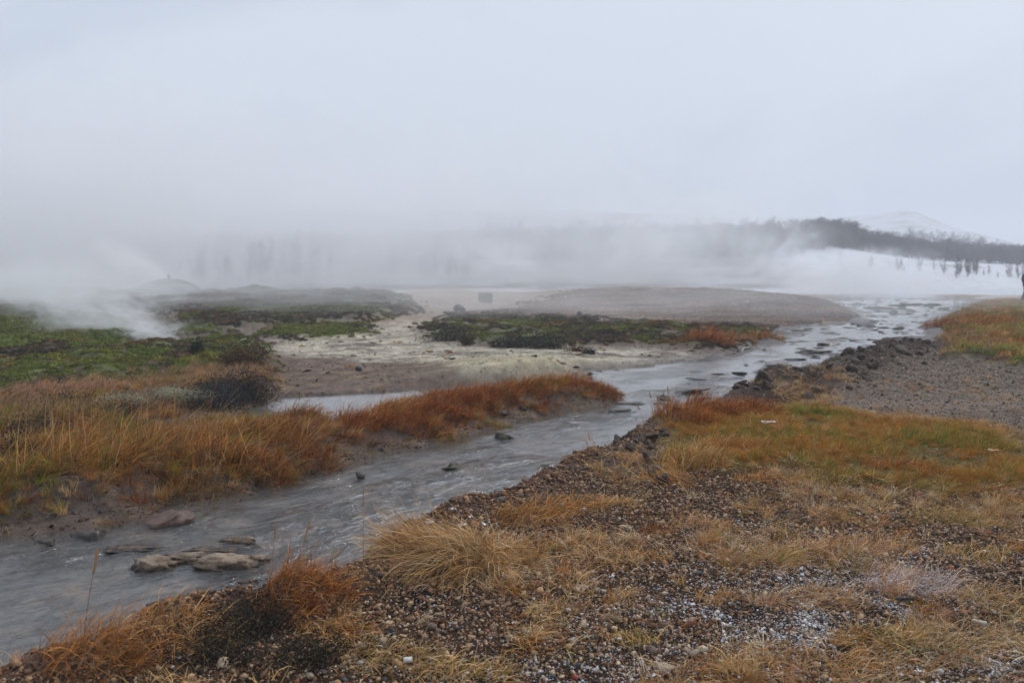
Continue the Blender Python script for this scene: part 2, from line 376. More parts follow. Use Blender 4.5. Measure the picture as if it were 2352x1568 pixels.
def water_material():
    m, nt, L = mat_new('stream_water')
    fl = N(nt, 'ShaderNodeAttribute', attribute_name='flow')       # metres along and across the current, and how lively it is
    sp = N(nt, 'ShaderNodeSeparateXYZ'); L(fl.outputs['Vector'], sp.inputs[0])
    cb = N(nt, 'ShaderNodeCombineXYZ'); L(math_n(nt, 'MULTIPLY', sp.outputs['X'], 4.2), cb.inputs[0]); L(math_n(nt, 'MULTIPLY', sp.outputs['Y'], 10.0), cb.inputs[1])
    a = noise_n(nt, cb.outputs[0], 1.0, 4, 0.6, 0.5)
    cb2 = N(nt, 'ShaderNodeCombineXYZ'); L(math_n(nt, 'MULTIPLY', sp.outputs['X'], 13.0), cb2.inputs[0]); L(math_n(nt, 'MULTIPLY', sp.outputs['Y'], 26.0), cb2.inputs[1])
    b = noise_n(nt, cb2.outputs[0], 1.0, 3, 0.6, 0.5)
    h = math_n(nt, 'MULTIPLY', math_n(nt, 'ADD', a, math_n(nt, 'MULTIPLY', b, 0.30)), sp.outputs['Z'])
    bp = N(nt, 'ShaderNodeBump'); bp.inputs['Strength'].default_value = 1.0; bp.inputs['Distance'].default_value = 0.068; L(h, bp.inputs['Height'])
    tr = N(nt, 'ShaderNodeBsdfTransparent'); tr.inputs['Color'].default_value = (0.87, 0.86, 0.84, 1)
    df = N(nt, 'ShaderNodeBsdfDiffuse'); df.inputs['Color'].default_value = (0.44, 0.435, 0.43, 1); L(bp.outputs['Normal'], df.inputs['Normal'])
    m1 = N(nt, 'ShaderNodeMixShader'); m1.inputs[0].default_value = 0.14; L(tr.outputs[0], m1.inputs[1]); L(df.outputs[0], m1.inputs[2])
    gl = N(nt, 'ShaderNodeBsdfGlossy'); gl.inputs['Roughness'].default_value = 0.05; gl.inputs['Color'].default_value = (1, 1, 1, 1); L(bp.outputs['Normal'], gl.inputs['Normal'])
    fr = N(nt, 'ShaderNodeFresnel'); fr.inputs['IOR'].default_value = 1.42; L(bp.outputs['Normal'], fr.inputs['Normal'])
    m2 = N(nt, 'ShaderNodeMixShader'); L(fr.outputs[0], m2.inputs[0]); L(m1.outputs[0], m2.inputs[1]); L(gl.outputs[0], m2.inputs[2])
    o = N(nt, 'ShaderNodeOutputMaterial'); L(m2.outputs[0], o.inputs['Surface'])
    return m

# ------------------------------------------------------------------ ground
def grid_uv(us, vs, z):
    U, V = np.meshgrid(us, vs); x, y = P(U, V, z); return x, y
def grid_faces(nr, nc):
    i = np.arange(nr - 1)[:, None] * nc + np.arange(nc - 1)[None, :]
    return np.stack([i, i + 1, i + nc + 1, i + nc], -1).reshape(-1, 4)

us = np.concatenate([np.linspace(-2300, -60, 110, endpoint=False), np.linspace(-60, 2410, 600, endpoint=False), np.linspace(2410, 4700, 110)])
vs = np.concatenate([np.linspace(4200, 1640, 60, endpoint=False), np.linspace(1640, 700, 520, endpoint=False), np.linspace(700, 662, 50, endpoint=False), np.geomspace(27, 12, 20)+HOR])
gx, gy = grid_uv(us, vs, 0.05)
GM = masks(gx, gy)
gz = height(gx, gy, GM)

def c3(*a): return np.array(a, float)
def ground_colour(x, y, m, z):
    shp = x.shape + (1,)
    n1 = fbm(x, y, 0.8, 4, 41)[..., None]; n2 = fbm(x, y, 3.0, 4, 42)[..., None]; n3 = fbm(x, y, 0.25, 3, 43)[..., None]; n5 = fbm(x, y, 7.0, 3, 49)[..., None] * ss(30, 12, y)[..., None]
    col = c3(.15, .115, .095) * (1 + .5 * n2) + np.zeros(shp)
    def mix(col, c, f): 
        f = np.clip(f, 0, 1); f = f[..., None] if f.ndim == x.ndim else f
        return col * (1 - f) + c * f
    col = mix(col, c3(.27, .205, .155) * (1 + .5 * n2 + .8 * n5 + .2 * n1), ss(20, 26, y))
    col = mix(col, c3(.42, .375, .29) * (1 + .6 * n2 + .2 * n1 + .9 * n5), m['sinter'] * ss(-.45, .1, n1[..., 0] + .4 * n2[..., 0]))
    yel = gauss(x, y, 1220, 850, 2.0, 1.6) + .8 * gauss(x, y, 1500, 838, 2.2, .8)
    col = mix(col, c3(.44, .38, .24) * (1 + .4 * n2), yel * .8)
    col = mix(col, c3(.155, .105, .072) * (1 + .9 * n2 + .5 * n5), m['mudb'] * .9)
    green = c3(.11, .14, .04); brown = c3(.085, .058, .036); dark = c3(.045, .038, .032)
    veg = mix(brown + 0 * col, green, ss(-.15, .2, n1[..., 0]))
    veg = mix(veg, dark, ss(.0, .35, n2[..., 0]) * .8)
    col = mix(col, veg * 1.05, m['mossl']); col = mix(col, veg * .95, m['mossc'] * ss(-.35, -.1, n2[..., 0] + n1[..., 0] * .5)); col = mix(col, veg, m['gpatch'])
    col = mix(col, mix(veg, c3(.10, .085, .07), .5), m['heath'])
    mnd = m['mound']; col = mix(col, c3(.25, .17, .115) * (1 + .9 * n2 + .8 * n1), mnd); col = mix(col, c3(.09, .11, .04), mnd * ss(.0, .25, n1[..., 0] + .2) * gauss(x, y, 1780, 702, 3, 4))
    rgt = m['rb']
    col = mix(col, c3(.050, .030, .019) * (1 + .5 * n2), rgt)
    col = mix(col, c3(.16, .125, .10) * (1 + .5 * n2 + .3 * n3), m['path'] * rgt)
    col = mix(col, c3(.24, .19, .165), m['path'] * rgt * gauss(x, y, 2130, 930, 1.3, .35, .1) * .7)
    col = mix(col, c3(.12, .09, .03), m['rgrass']); col = mix(col, mix(c3(.10, .10, .03) + 0 * col, c3(.13, .06, .03), ss(-.1, .2, n1[..., 0])), m['rg2'])
    col = mix(col, c3(.055, .038, .030) * (1 + .6 * n2), np.clip(m['berm2'] * 1.3, 0, 1)); col = mix(col, c3(.10, .062, .046) * (1 + .5 * n2), m['berm'] * .8)
    col = mix(col, c3(.05, .035, .025), m['left'] * .9); col = mix(col, c3(.06, .03, .018), m['strip'])
    # mud margins and stream bed
    mud = ss(.5 + .02 * m['d'], 0.0, m['sw']) * (m['sw'] > -9)
    col = mix(col, c3(.085, .058, .044) * (1 + .8 * n2 + .5 * n1 + 1.0 * n5), mud * (1 - .8 * m['strip']) * .85)
    bed = c3(.19, .178, .16) * (1 + .9 * n2 + .6 * n1 + 1.2 * n5)
    bed = mix(bed, c3(.40, .30, .22), ss(-.02, .25, fbm(x, y, 1.7, 4, 44)) * ss(11, 5, m['d']))
    bed = mix(bed, c3(.035, .032, .03), ss(.08, .28, fbm(x, y, 4.0, 4, 45)) * .8)
    col = mix(col, bed, ss(.03, -.12, m['sw']))
    col = mix(col, c3(.36, .30, .24), (gauss(x, y, 330, 1275, .2, .12, 0) + gauss(x, y, 545, 1262, .18, .10, 0)) * .9)
    bar = ss(-.012, .0, z) * (m['sw'] < .1) * ss(9, 12, y); col = mix(col, c3(.065, .055, .048) * (1 + .5 * n2), bar)
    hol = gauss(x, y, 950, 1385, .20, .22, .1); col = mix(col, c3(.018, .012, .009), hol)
    # snow lying beyond
    snow = ss(58, 66, y + 9 * fbm(x, y, .12, 3, 46)) * (.10 + .90 * np.maximum(ss(12, 22, x), ss(-.1, .15, fbm(x, y * 2, .08, 3, 48))))
    snow2 = ss(40, 44, y) * ss(.0, .25, fbm(x, y * 3, .09, 3, 47) - .0) * ss(15, 22, x)
    col = mix(col, c3(.56, .58, .63), np.clip(snow + snow2 * (m['sw'] > .5), 0, 1))
    # aux: frost, wet, -
    frost = rgt * ss(9.0, 3.5, m['d']) * (.30 + .55 * ss(-.15, .3, n1[..., 0] + .5 * n2[..., 0])) * (1 - m['berm'] * .6)
    frost = frost * (.6 + .5 * ss(-.5, 2.2, x)) + .25 * m['path'] * ss(6, 3, m['d'])
    wet = np.clip(ss(1.0, 0, m['sw']) + .35 * (1 - rgt) , 0, 1) * (1 - snow)
    aux = np.stack([np.clip(frost, 0, 1), wet, 0 * wet], -1)
    return np.clip(col, .004, .9), aux
gc, gaux = ground_colour(gx, gy, GM, gz)
aux4 = np.ones((gx.size, 4), np.float32); aux4[:, :3] = gaux.reshape(-1, 3)
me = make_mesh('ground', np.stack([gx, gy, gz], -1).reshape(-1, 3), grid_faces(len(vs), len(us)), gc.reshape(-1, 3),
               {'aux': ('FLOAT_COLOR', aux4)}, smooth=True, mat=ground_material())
link('ground', me, kind='structure', label='brown and grey geothermal ground with mud, pale sinter and frost')

# ------------------------------------------------------------------ water
def build_water():
    us = np.linspace(-700, 2420, 620); vs = np.concatenate([np.linspace(1800, 700, 560, endpoint=False), np.linspace(700, 664, 40)])
    x, y = grid_uv(us, vs, 0.0)
    mxx = x + 0.012 * np.hypot(x, y) * fbm(x, y, 2.2, 3, 5); myy = y + 0.02 * np.hypot(x, y) * fbm(x, y, 2.2, 3, 6)
    s1 = sdist(mxx, myy, STREAM); s2 = np.minimum(sdist(mxx, myy, POND), sdist(mxx, myy, POOL2))
    keep = np.minimum(s1, s2) < 0.25 + 0.02 * y
    _, arc, side = polyline_param(x, y, FLOW)
    live = ss(0.1, -0.25, s1) * np.clip(0.22 + 1.25 * ss(-.12, .30, fbm(arc * .6, side, .9, 3, 51)), .1, 1.3) * ss(30, 9, y) + 0.05
    live = live * (ss(14, 8, y) * .75 + .25)
    wa = arc + .25 * fbm(arc, side, 1.3, 3, 55); wsd = side + .12 * fbm(arc, side, 1.6, 3, 56)
    edge = ss(0.02, -0.15, np.minimum(s1, s2)); z = -.002 + live * edge * (0.020 * fbm(wa * 1.2, wsd * 4.2, 1.0, 3, 52) + 0.008 * fbm(wa * 4, wsd * 10, 1.0, 3, 53))
    f = grid_faces(len(vs), len(us)); k = keep.ravel()[f].all(1); f = f[k]
    used = np.unique(f); remap = -np.ones(x.size, np.int64); remap[used] = np.arange(len(used)); f = remap[f]
    V = np.stack([x, y, z], -1).reshape(-1, 3)[used]
    fl = np.stack([arc, side, live], -1).reshape(-1, 3)[used]
    me = make_mesh('stream', V, f, None, {'flow': ('FLOAT_VECTOR', fl)}, smooth=True, mat=water_material())
    link('water', me, kind='structure', label='shallow grey stream and pools of warm steaming water')
build_water()

# ------------------------------------------------------------------ hills and snow beyond
def tab(u, t):
    t = np.array(t, float); return np.interp(u, t[:, 0], t[:, 1])
RIDGE = [(-3000, 585), (0, 580), (900, 575), (1500, 562), (1850, 556), (1950, 566), (2110, 592), (2352, 606), (3200, 625), (6000, 640)]
FAR = [(-4000, 500), (0, 492), (800, 488), (1400, 492), (1750, 508), (1900, 512), (2080, 488), (2190, 530), (2352, 566), (2700, 590), (6000, 600)]
def hillz(x, y):
    u = CU + F * x / y
    a = ss(85, 185, y) ** 0.8 * (CAMZ + (HOR - tab(u, RIDGE)) * 185 / F - .8) + .8
    a = a + 0.35 * fbm(x, y, .05, 3, 61) * ss(90, 140, y)
    dip = a * (1 - .35 * ss(190, 230, y) * ss(330, 270, y))
    b = CAMZ + (HOR - tab(u, FAR)) * 430 / F
    h = dip + (b - dip) * ss(230, 430, y)
    return h + ss(200, 400, y) * 2.2 * fbm(x, y, .02, 4, 62)
def build_hills():
    ys = np.concatenate([np.linspace(60, 110, 20, endpoint=False), np.geomspace(110, 900, 110)]); us = np.linspace(-2600, 5200, 260)
    U, Y = np.meshgrid(us, ys); X = (U - CU) / F * Y
    Z = hillz(X, Y); Z = np.where(Y < 86, Z - (86 - Y) * .03, Z)
    n = fbm(X, Y, .03, 4, 63)[..., None]; n2 = fbm(X, Y * .5, .15, 3, 64)[..., None]
    col = c3(.60, .62, .67) * (1 + 0 * n)
    f = np.clip(ss(.12, .35, n[..., 0] + .3 * n2[..., 0]) * .6 * ss(140, 260, Y) + ss(.25, .45, n2[..., 0]) * .5 * ss(80, 120, Y), 0, 1)[..., None]
    col = col * (1 - f) + c3(.16, .14, .13) * f
    s = ss(1880, 1780, U + 150 * n[..., 0]) * ss(62, 72, Y + 6 * n2[..., 0]) * (.55 + .45 * ss(-.3, .1, n2[..., 0]))
    s = (s * ss(300, 230, Y))[..., None]; col = col * (1 - s) + c3(.13, .115, .11) * s
    m, nt, L = mat_new('snow_hill')
    at = N(nt, 'ShaderNodeAttribute', attribute_name='Col'); ps = N(nt, 'ShaderNodeBsdfPrincipled'); ps.inputs['Roughness'].default_value = .9
    geo = N(nt, 'ShaderNodeNewGeometry'); nn = noise_n(nt, geo.outputs['Position'], .6, 5, .7); r = ramp(nt, [(.50, (0, 0, 0)), (.66, (1, 1, 1))]); L(nn, r.inputs['Fac'])
    c = mixc(nt, math_n(nt, 'MULTIPLY', r.outputs['Color'], .55), at.outputs['Color'], (.15, .13, .12)); L(c, ps.inputs['Base Color'])
    o = N(nt, 'ShaderNodeOutputMaterial'); L(ps.outputs[0], o.inputs['Surface'])
    me = make_mesh('hills', np.stack([X, Y, Z], -1).reshape(-1, 3), grid_faces(len(ys), len(us)), col.reshape(-1, 3), smooth=True, mat=m)
    link('hills', me, kind='structure', label='snow covered plain and hills far behind the steam')
build_hills()

def make_ico(sub):
    import bmesh
    bm = bmesh.new(); bmesh.ops.create_icosphere(bm, subdivisions=sub, radius=1.0)
    V = np.array([v.co[:] for v in bm.verts]); Fc = np.array([[v.index for v in f.verts] for f in bm.faces]); bm.free()
    return V, Fc

# ------------------------------------------------------------------ blades of grass
PAL = {'red': ((.14, .028, .006), (.40, .105, .022)), 'orange': ((.26, .085, .012), (.66, .27, .05)), 'straw': ((.34, .17, .05), (.86, .54, .22)),
       'pale': ((.38, .25, .12), (.92, .72, .46)), 'olive': ((.13, .10, .010), (.42, .33, .04)), 'green': ((.06, .11, .012), (.22, .32, .03)),
       'dead': ((.14, .08, .045), (.46, .30, .19)), 'pink': ((.30, .14, .075), (.76, .43, .27)), 'dark': ((.03, .022, .018), (.085, .065, .05))}
def blades(x, y, z, az, lean, bend, length, width, c0, c1, segs=4, twist=1.0, r=rng):
    """curved tapering blades; all arguments arrays of n (colours n x 3). lean, bend in radians from upright"""
    n = len(x); t = np.linspace(0, 1, segs + 1)
    tm = (t[:-1] + t[1:]) / 2
    ang = lean[:, None] + bend[:, None] * tm[None]
    wob = r.normal(0, .18, (n, 1)) * tm[None]
    st = length[:, None] / segs
    hor = np.sin(ang) * st; ver = np.cos(ang) * st
    dxy = az[:, None] + wob * 2
    X = np.concatenate([np.zeros((n, 1)), np.cumsum(hor * np.cos(dxy), 1)], 1) + x[:, None]
    Y = np.concatenate([np.zeros((n, 1)), np.cumsum(hor * np.sin(dxy), 1)], 1) + y[:, None]
    Z = np.concatenate([np.zeros((n, 1)), np.cumsum(ver, 1)], 1) + z[:, None]
    pa = az + np.pi / 2 + r.normal(0, .5 * twist, n)
    tz = r.normal(0, .5 * twist, n)
    wd = np.stack([np.cos(pa) * np.cos(tz), np.sin(pa) * np.cos(tz), np.sin(tz)], -1)
    wt = width[:, None] * np.array([1.0 - .85 * q ** 1.6 for q in t])[None] * .5
    C = np.stack([X, Y, Z], -1)
    A = C + wd[:, None] * wt[..., None]; B = C - wd[:, None] * wt[..., None]
    # last ring collapses to one point
    V = np.concatenate([np.stack([A[:, :-1], B[:, :-1]], 2).reshape(n, -1, 3), C[:, -1:]], 1)     # per blade 2*segs+1
    k = 2 * segs + 1
    q = np.array([[2 * i, 2 * i + 1, 2 * i + 3, 2 * i + 2] for i in range(segs - 1)])
    base = (np.arange(n) * k)[:, None, None]
    quads = (base + q[None]).reshape(-1, 4); tris = (base[:, 0] + np.array([2 * segs - 2, 2 * segs - 1, 2 * segs])[None])
    tt = np.concatenate([np.repeat(t[:-1], 2), [1.0]])
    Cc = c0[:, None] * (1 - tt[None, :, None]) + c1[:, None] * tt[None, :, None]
    return V.reshape(-1, 3), quads, tris, Cc.reshape(-1, 3)
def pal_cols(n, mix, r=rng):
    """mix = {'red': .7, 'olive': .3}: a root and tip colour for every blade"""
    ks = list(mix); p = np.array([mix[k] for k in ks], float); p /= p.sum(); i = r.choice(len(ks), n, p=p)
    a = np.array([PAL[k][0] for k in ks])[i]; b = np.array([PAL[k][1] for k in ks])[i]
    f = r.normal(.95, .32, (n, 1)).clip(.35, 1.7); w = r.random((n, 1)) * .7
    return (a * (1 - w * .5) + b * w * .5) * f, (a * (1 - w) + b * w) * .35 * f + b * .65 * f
MAT_BLADE = leaf_material('grass_blades'); MAT_CLUMP = leaf_material('grass_clump', True)
MAT_HEATH = leaf_material('heath_leaf', False, .7, .1); MAT_MOSS = leaf_material('moss_tuft', True, .85, .1)

def make_clump(kind, k):
    r = np.random.default_rng(100 + k * 13 + sum(map(ord, kind)))
    if kind == 'tuft': n, R, Lm, le, be, wd, sp = 34, .035, .11, .25, .7, .0030, 3.1
    elif kind == 'swept': n, R, Lm, le, be, wd, sp = 36, .05, .15, .75, .75, .0030, .45
    elif kind == 'mat': n, R, Lm, le, be, wd, sp = 30, .07, .085, 1.15, .55, .0028, 3.1
    elif kind == 'far': n, R, Lm, le, be, wd, sp = 40, .13, .12, .45, .7, .010, 1.2
    ang = r.random(n) * 2 * np.pi; rad = R * np.sqrt(r.random(n))
    x, y = rad * np.cos(ang), rad * np.sin(ang)
    az = np.where(sp > 3, ang + r.normal(0, .8, n), r.normal(0, sp, n))
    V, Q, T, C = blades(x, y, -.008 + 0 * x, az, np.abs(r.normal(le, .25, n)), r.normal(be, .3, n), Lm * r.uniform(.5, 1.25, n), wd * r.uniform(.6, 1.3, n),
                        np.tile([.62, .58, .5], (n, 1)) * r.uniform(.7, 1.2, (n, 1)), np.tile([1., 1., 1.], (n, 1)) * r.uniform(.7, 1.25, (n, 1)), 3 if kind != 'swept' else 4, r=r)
    return make_mesh('clump_' + kind, V, [Q, T], C, mat=MAT_CLUMP)
def moss_tint(x, y):
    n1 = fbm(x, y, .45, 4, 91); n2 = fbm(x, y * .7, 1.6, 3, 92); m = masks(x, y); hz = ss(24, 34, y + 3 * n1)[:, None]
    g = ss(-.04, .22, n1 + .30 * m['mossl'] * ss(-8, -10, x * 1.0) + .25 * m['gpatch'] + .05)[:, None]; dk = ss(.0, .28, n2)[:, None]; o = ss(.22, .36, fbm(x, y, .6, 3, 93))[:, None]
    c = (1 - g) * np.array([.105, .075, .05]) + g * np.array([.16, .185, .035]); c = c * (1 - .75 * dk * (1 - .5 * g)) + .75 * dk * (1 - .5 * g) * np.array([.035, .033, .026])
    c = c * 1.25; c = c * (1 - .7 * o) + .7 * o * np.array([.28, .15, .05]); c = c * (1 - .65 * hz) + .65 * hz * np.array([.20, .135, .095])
    b = (gauss(x, y, 60, 830, 4.5, 2.6) * ss(-.15, .1, n1))[:, None]; c = c * (1 - .8 * b) + .8 * b * np.array([.20, .27, .035])
    return c * rng.uniform(.8, 1.2, (len(x), 1))
def make_moss(k):
    r = np.random.default_rng(900 + k); n = 150
    th = r.random(n) * 2 * np.pi; ph = np.arccos(r.random(n) ** .8); R = .11 * (.75 + .35 * np.sin(th * 3 + k)) 
    d = np.stack([np.sin(ph) * np.cos(th), np.sin(ph) * np.sin(th), np.cos(ph) * .55], -1); p = d * (R * r.uniform(.75, 1.08, n))[:, None]
    a = r.normal(0, 1, (n, 3)); a /= np.linalg.norm(a, axis=1)[:, None]; b = np.cross(a, d); b /= np.linalg.norm(b, axis=1)[:, None] + 1e-6
    s = r.uniform(.012, .026, n)[:, None]
    V = np.stack([p + a * s, p - a * s * .5 + b * s, p - a * s * .5 - b * s], 1).reshape(-1, 3)
    C = np.repeat(r.uniform(.55, 1.3, (n, 1)) * np.ones((1, 3)), 3, 0)
    return make_mesh('moss_tuft', V, np.arange(3 * n).reshape(-1, 3), C, mat=MAT_MOSS)

def rock_mesh(name, r, sub=2, cuts=9, squash=(1, 1, .7), mat=None, rough=.06, smooth=False):
    V, Fc = ICO[sub]; V = V.copy()
    for _ in range(cuts):
        nrm = r.normal(0, 1, 3); nrm /= np.linalg.norm(nrm); c = r.uniform(.45, .85)
        V -= np.maximum(0, V @ nrm - c)[:, None] * nrm
    s = r.random(3) * 50
    q = fbm(V[:, 0] + s[0], V[:, 1] + s[1], 1.3, 4, 1) + fbm(V[:, 1] + s[1], V[:, 2] + s[2], 1.3, 4, 2) + fbm(V[:, 2] + s[2], V[:, 0] + s[0], 1.3, 4, 3)
    V = V * (1 + rough * 3.0 * q)[:, None] + r.normal(0, rough * .12, V.shape)
    V = V * np.array(squash)
    return make_mesh(name, V, Fc, smooth=smooth, mat=mat)
ICO = {1: make_ico(1), 2: make_ico(2), 3: make_ico(3)}

def variants(cname, meshes):
    c = bpy.data.collections.new(cname)
    for me in meshes: c.objects.link(bpy.data.objects.new(me.name, me))
    return c
def scatter(name, coll, nvar, x, y, z, rotz, scale, tint, frost, label, tilt=0.15, r=rng):
    """many small pieces that nobody could count: instances on points"""
    n = len(x)
    rot = np.stack([r.normal(0, tilt, n), r.normal(0, tilt, n), rotz], -1)
    t4 = np.ones((n, 4), np.float32); t4[:, :3] = tint
    me = make_mesh(name, np.stack([x, y, z], -1), [], None, {'rot': ('FLOAT_VECTOR', rot.astype(np.float32)), 'scl': ('FLOAT_VECTOR', scale.astype(np.float32)),
        'idx': ('INT', r.integers(0, nvar, n).astype(np.int32)), 'tint': ('FLOAT_COLOR', t4), 'frost': ('FLOAT', np.asarray(frost, np.float32))})
    o = link(name, me, kind='stuff', label=label)
    g = bpy.data.node_groups.new('scatter_' + name, 'GeometryNodeTree')
    g.interface.new_socket('Geometry', in_out='INPUT', socket_type='NodeSocketGeometry'); g.interface.new_socket('Geometry', in_out='OUTPUT', socket_type='NodeSocketGeometry')
    gi = g.nodes.new('NodeGroupInput'); go = g.nodes.new('NodeGroupOutput')
    ci = g.nodes.new('GeometryNodeCollectionInfo'); ci.inputs['Collection'].default_value = coll; ci.inputs['Separate Children'].default_value = True; ci.inputs['Reset Children'].default_value = True
    ip = g.nodes.new('GeometryNodeInstanceOnPoints'); ip.inputs['Pick Instance'].default_value = True
    def na(nm, ty):
        q = g.nodes.new('GeometryNodeInputNamedAttribute'); q.data_type = ty; q.inputs['Name'].default_value = nm; return q.outputs['Attribute']
    g.links.new(gi.outputs[0], ip.inputs['Points']); g.links.new(ci.outputs[0], ip.inputs['Instance'])
    g.links.new(na('idx', 'INT'), ip.inputs['Instance Index'])
    er = g.nodes.new('FunctionNodeEulerToRotation'); g.links.new(na('rot', 'FLOAT_VECTOR'), er.inputs[0]); g.links.new(er.outputs[0], ip.inputs['Rotation'])
    g.links.new(na('scl', 'FLOAT_VECTOR'), ip.inputs['Scale']); g.links.new(ip.outputs[0], go.inputs[0])
    md = o.modifiers.new('scatter', 'NODES'); md.node_group = g
    return o
def wedge(n, y0, y1, u0=-140, u1=2500, r=rng):
    y = np.sqrt(r.uniform(y0 * y0, y1 * y1, n)); u = r.uniform(u0, u1, n)
    return (u - CU) / F * y, y

V_TUFT = variants('tuft_kinds', [make_clump('tuft', k) for k in range(6)])
V_SWEPT = variants('swept_kinds', [make_clump('swept', k) for k in range(6)])
V_MAT = variants('mat_kinds', [make_clump('mat', k) for k in range(6)])
V_FAR = variants('far_kinds', [make_clump('far', k) for k in range(6)])
V_MOSS = variants('moss_kinds', [make_moss(k) for k in range(6)])
MAT_PEB = stone_material('gravel_stone', True, scale=60, bump=.002)
_r = np.random.default_rng(5)
V_PEB = variants('pebble_kinds', [rock_mesh('pebble', _r, 1, 12, (1, _r.uniform(.7, 1), _r.uniform(.5, .8)), MAT_PEB, .20) for k in range(10)])
V_CRUMB = variants('crumb_kinds', [rock_mesh('crumb', _r, 1, 4, (1, .9, .7), MAT_PEB, .30) for k in range(6)])

def pick_tint(n, mix, r=rng):
    ks = list(mix); p = np.array([mix[k] for k in ks], float); p /= p.sum(); i = r.choice(len(ks), n, p=p)
    return np.array([PAL[k][1] for k in ks])[i] * r.uniform(.65, 1.15, (n, 1))
WIND = -0.25
OVR = {'over a dark hollow': dict(spread=.34, lean=1.12, bend=.75), 'lower right of the dark hollow': dict(spread=.38, lean=1.05, bend=.75), 'trailing left': dict(spread=.3, lean=1.0, bend=.7)}
def put(name, V, _n, x, y, keep, s, mix, frost, label, rot=None, sz=None, tilt=.15, dz=0.0, zf=None):
    k = rng.random(len(x)) < keep; x, y = x[k], y[k]; m = len(x)
    z = height(x, y) + dz
    rz = rng.normal(WIND, .7, m) if rot == 'wind' else rng.random(m) * 6.28
    sc_ = np.repeat((s * rng.uniform(.65, 1.35, m))[:, None], 3, 1) if np.isscalar(s) else np.repeat((s[k] * rng.uniform(.65, 1.35, m))[:, None], 3, 1)
    if sz is not None: sc_[:, 2] *= sz
    t = pick_tint(m, mix) if isinstance(mix, dict) else mix(x, y)
    fr = frost(x, y) if callable(frost) else np.full(m, frost)
    scatter(name, V, 6 if V is not V_PEB else 10, x, y, z, rz, sc_, t, fr, label, tilt)
    return m

def tint_mix(fn):
    """fn(x, y) gives {palette: weight array}; every clump draws one"""
    def g(x, y):
        w = fn(x, y); ks = list(w); W = np.stack([np.broadcast_to(w[k], x.shape) + 1e-4 for k in ks], -1); W = W / W.sum(-1, keepdims=True)
        i = (rng.random((len(x), 1)) > np.cumsum(W, -1)).sum(-1).clip(0, len(ks) - 1)
        return np.array([PAL[k][1] for k in ks])[i] * rng.uniform(.6, 1.15, (len(x), 1))
    return g
def frost_at(x, y):
    n1 = fbm(x, y, .8, 4, 41); n2 = fbm(x, y, 3.0, 4, 42); d = np.hypot(x, y)
    return np.clip(ss(9.5, 3.5, d) * (.22 + .60 * ss(-.35, .45, n1 * .6 + .8 * n2)) * (.45 + .55 * ss(-.6, 2.0, x)) + .25 * ss(4.6, 3.2, d) * ss(-.9, 0, x), 0, 1)

# ---- right bank near: gravel, frost crumbs, straw litter, short grass
x, y = wedge(345000, 2.2, 9.5, -100, 3000); m = masks(x, y)
grav = m['rb'] * (1 - m['rgrass'] * .85) * (1 - m['path'] * .7)
k = (rng.random(len(x)) < grav * ss(10.5, 4, y) * .9) & (m['sw'] > .01); x1, y1 = x[k], y[k]; n = len(x1)
sz = .0074 * rng.lognormal(0, .45, n); bermk = np.exp(-(polyline_param(x1, y1, BERM)[0] / .28) ** 2)
sz = sz * (1 + .25 * bermk)
tn = np.array([(.26, .155, .09), (.40, .27, .16), (.15, .08, .045), (.06, .052, .05), (.50, .38, .25), (.30, .12, .06)])[rng.choice(6, n, p=[.3, .22, .22, .08, .08, .10])] * rng.uniform(.6, 1.3, (n, 1))
tn = tn * (1 - bermk[:, None] * .35 * np.array([[.6, 1, 1.2]]))
scatter('gravel', V_PEB, 10, x1, y1, height(x1, y1) + sz * .25, rng.random(n) * 6.28, np.stack([sz * rng.uniform(.8, 1.5, n), sz, sz], -1), tn, frost_at(x1, y1) * (1 - .75 * bermk),
        'fine brown and grey gravel of the near right bank, dusted with frost', .5)
# frost crumbs: tiny rime lumps
x, y = wedge(370000, 2.2, 9.0, 300, 3000); fr = frost_at(x, y); mb = masks(x, y)
k = (rng.random(len(x)) < ss(.12, 1.0, fr) * mb['rb'] * (1 - mb['rgrass']) * (1 - .9 * mb['berm']) * (.22 + .50 * ss(5.6, 3.4, y))) & (mb['sw'] > .1); x1, y1 = x[k], y[k]; n = len(x1)
sz = .0025 * rng.lognormal(0, .5, n)
scatter('frost_crystals', V_CRUMB, 6, x1, y1, height(x1, y1) + .006 + rng.random(n) * .012, rng.random(n) * 6.28, np.stack([sz] * 3, -1), np.tile([.62, .65, .70], (n, 1)) * rng.uniform(.7, 1.1, (n, 1)), np.zeros(n), 'white rime crumbs lying on the gravel and straw')

x, y = wedge(31000, 2.2, 12, -100, 3000); m = masks(x, y); pn = fbm(x, y, .9, 4, 71); pn2 = fbm(x, y, 2.2, 3, 72)
xr = x / y
cover = m['rb'] * ss(.0, .3, m['sw']) * (1 - m['path'] * .93)
cover = cover * (1 - .85 * m['berm']) * (1 - .8 * m['berm2'])
cover = cover * (1 - .95 * gauss(x, y, 950, 1385, .22, .24, .1))
straw = cover * np.clip(ss(.02, .16, pn + .20 * ss(.05, .45, xr) + .25 * pn2 - .04) * .95 + .05 + m['rgrass'] * ss(-.25, -.02, pn + .5 * pn2), 0, 1)
def near_mix(x, y):
    m = masks(x, y); p = fbm(x, y, 1.1, 3, 73)
    g = m['rgrass']; gg = ss(.05, .3, p)
    return {'straw': (1 - g) * .5 + g * .15, 'pale': (1 - g) * .3, 'orange': .28 * (1 - g) + g * (.8 - .4 * gg), 'olive': g * .40 + .10 * gg, 'green': g * gg * .35 + .02, 'pink': (1 - g) * .2, 'dead': (1 - g) * .15}
put('straw_litter', V_MAT, 6, x, y, straw * .9, 1.0, tint_mix(near_mix), frost_at, 'flattened dry straw lying over the gravel of the right bank', tilt=.25, dz=.006)
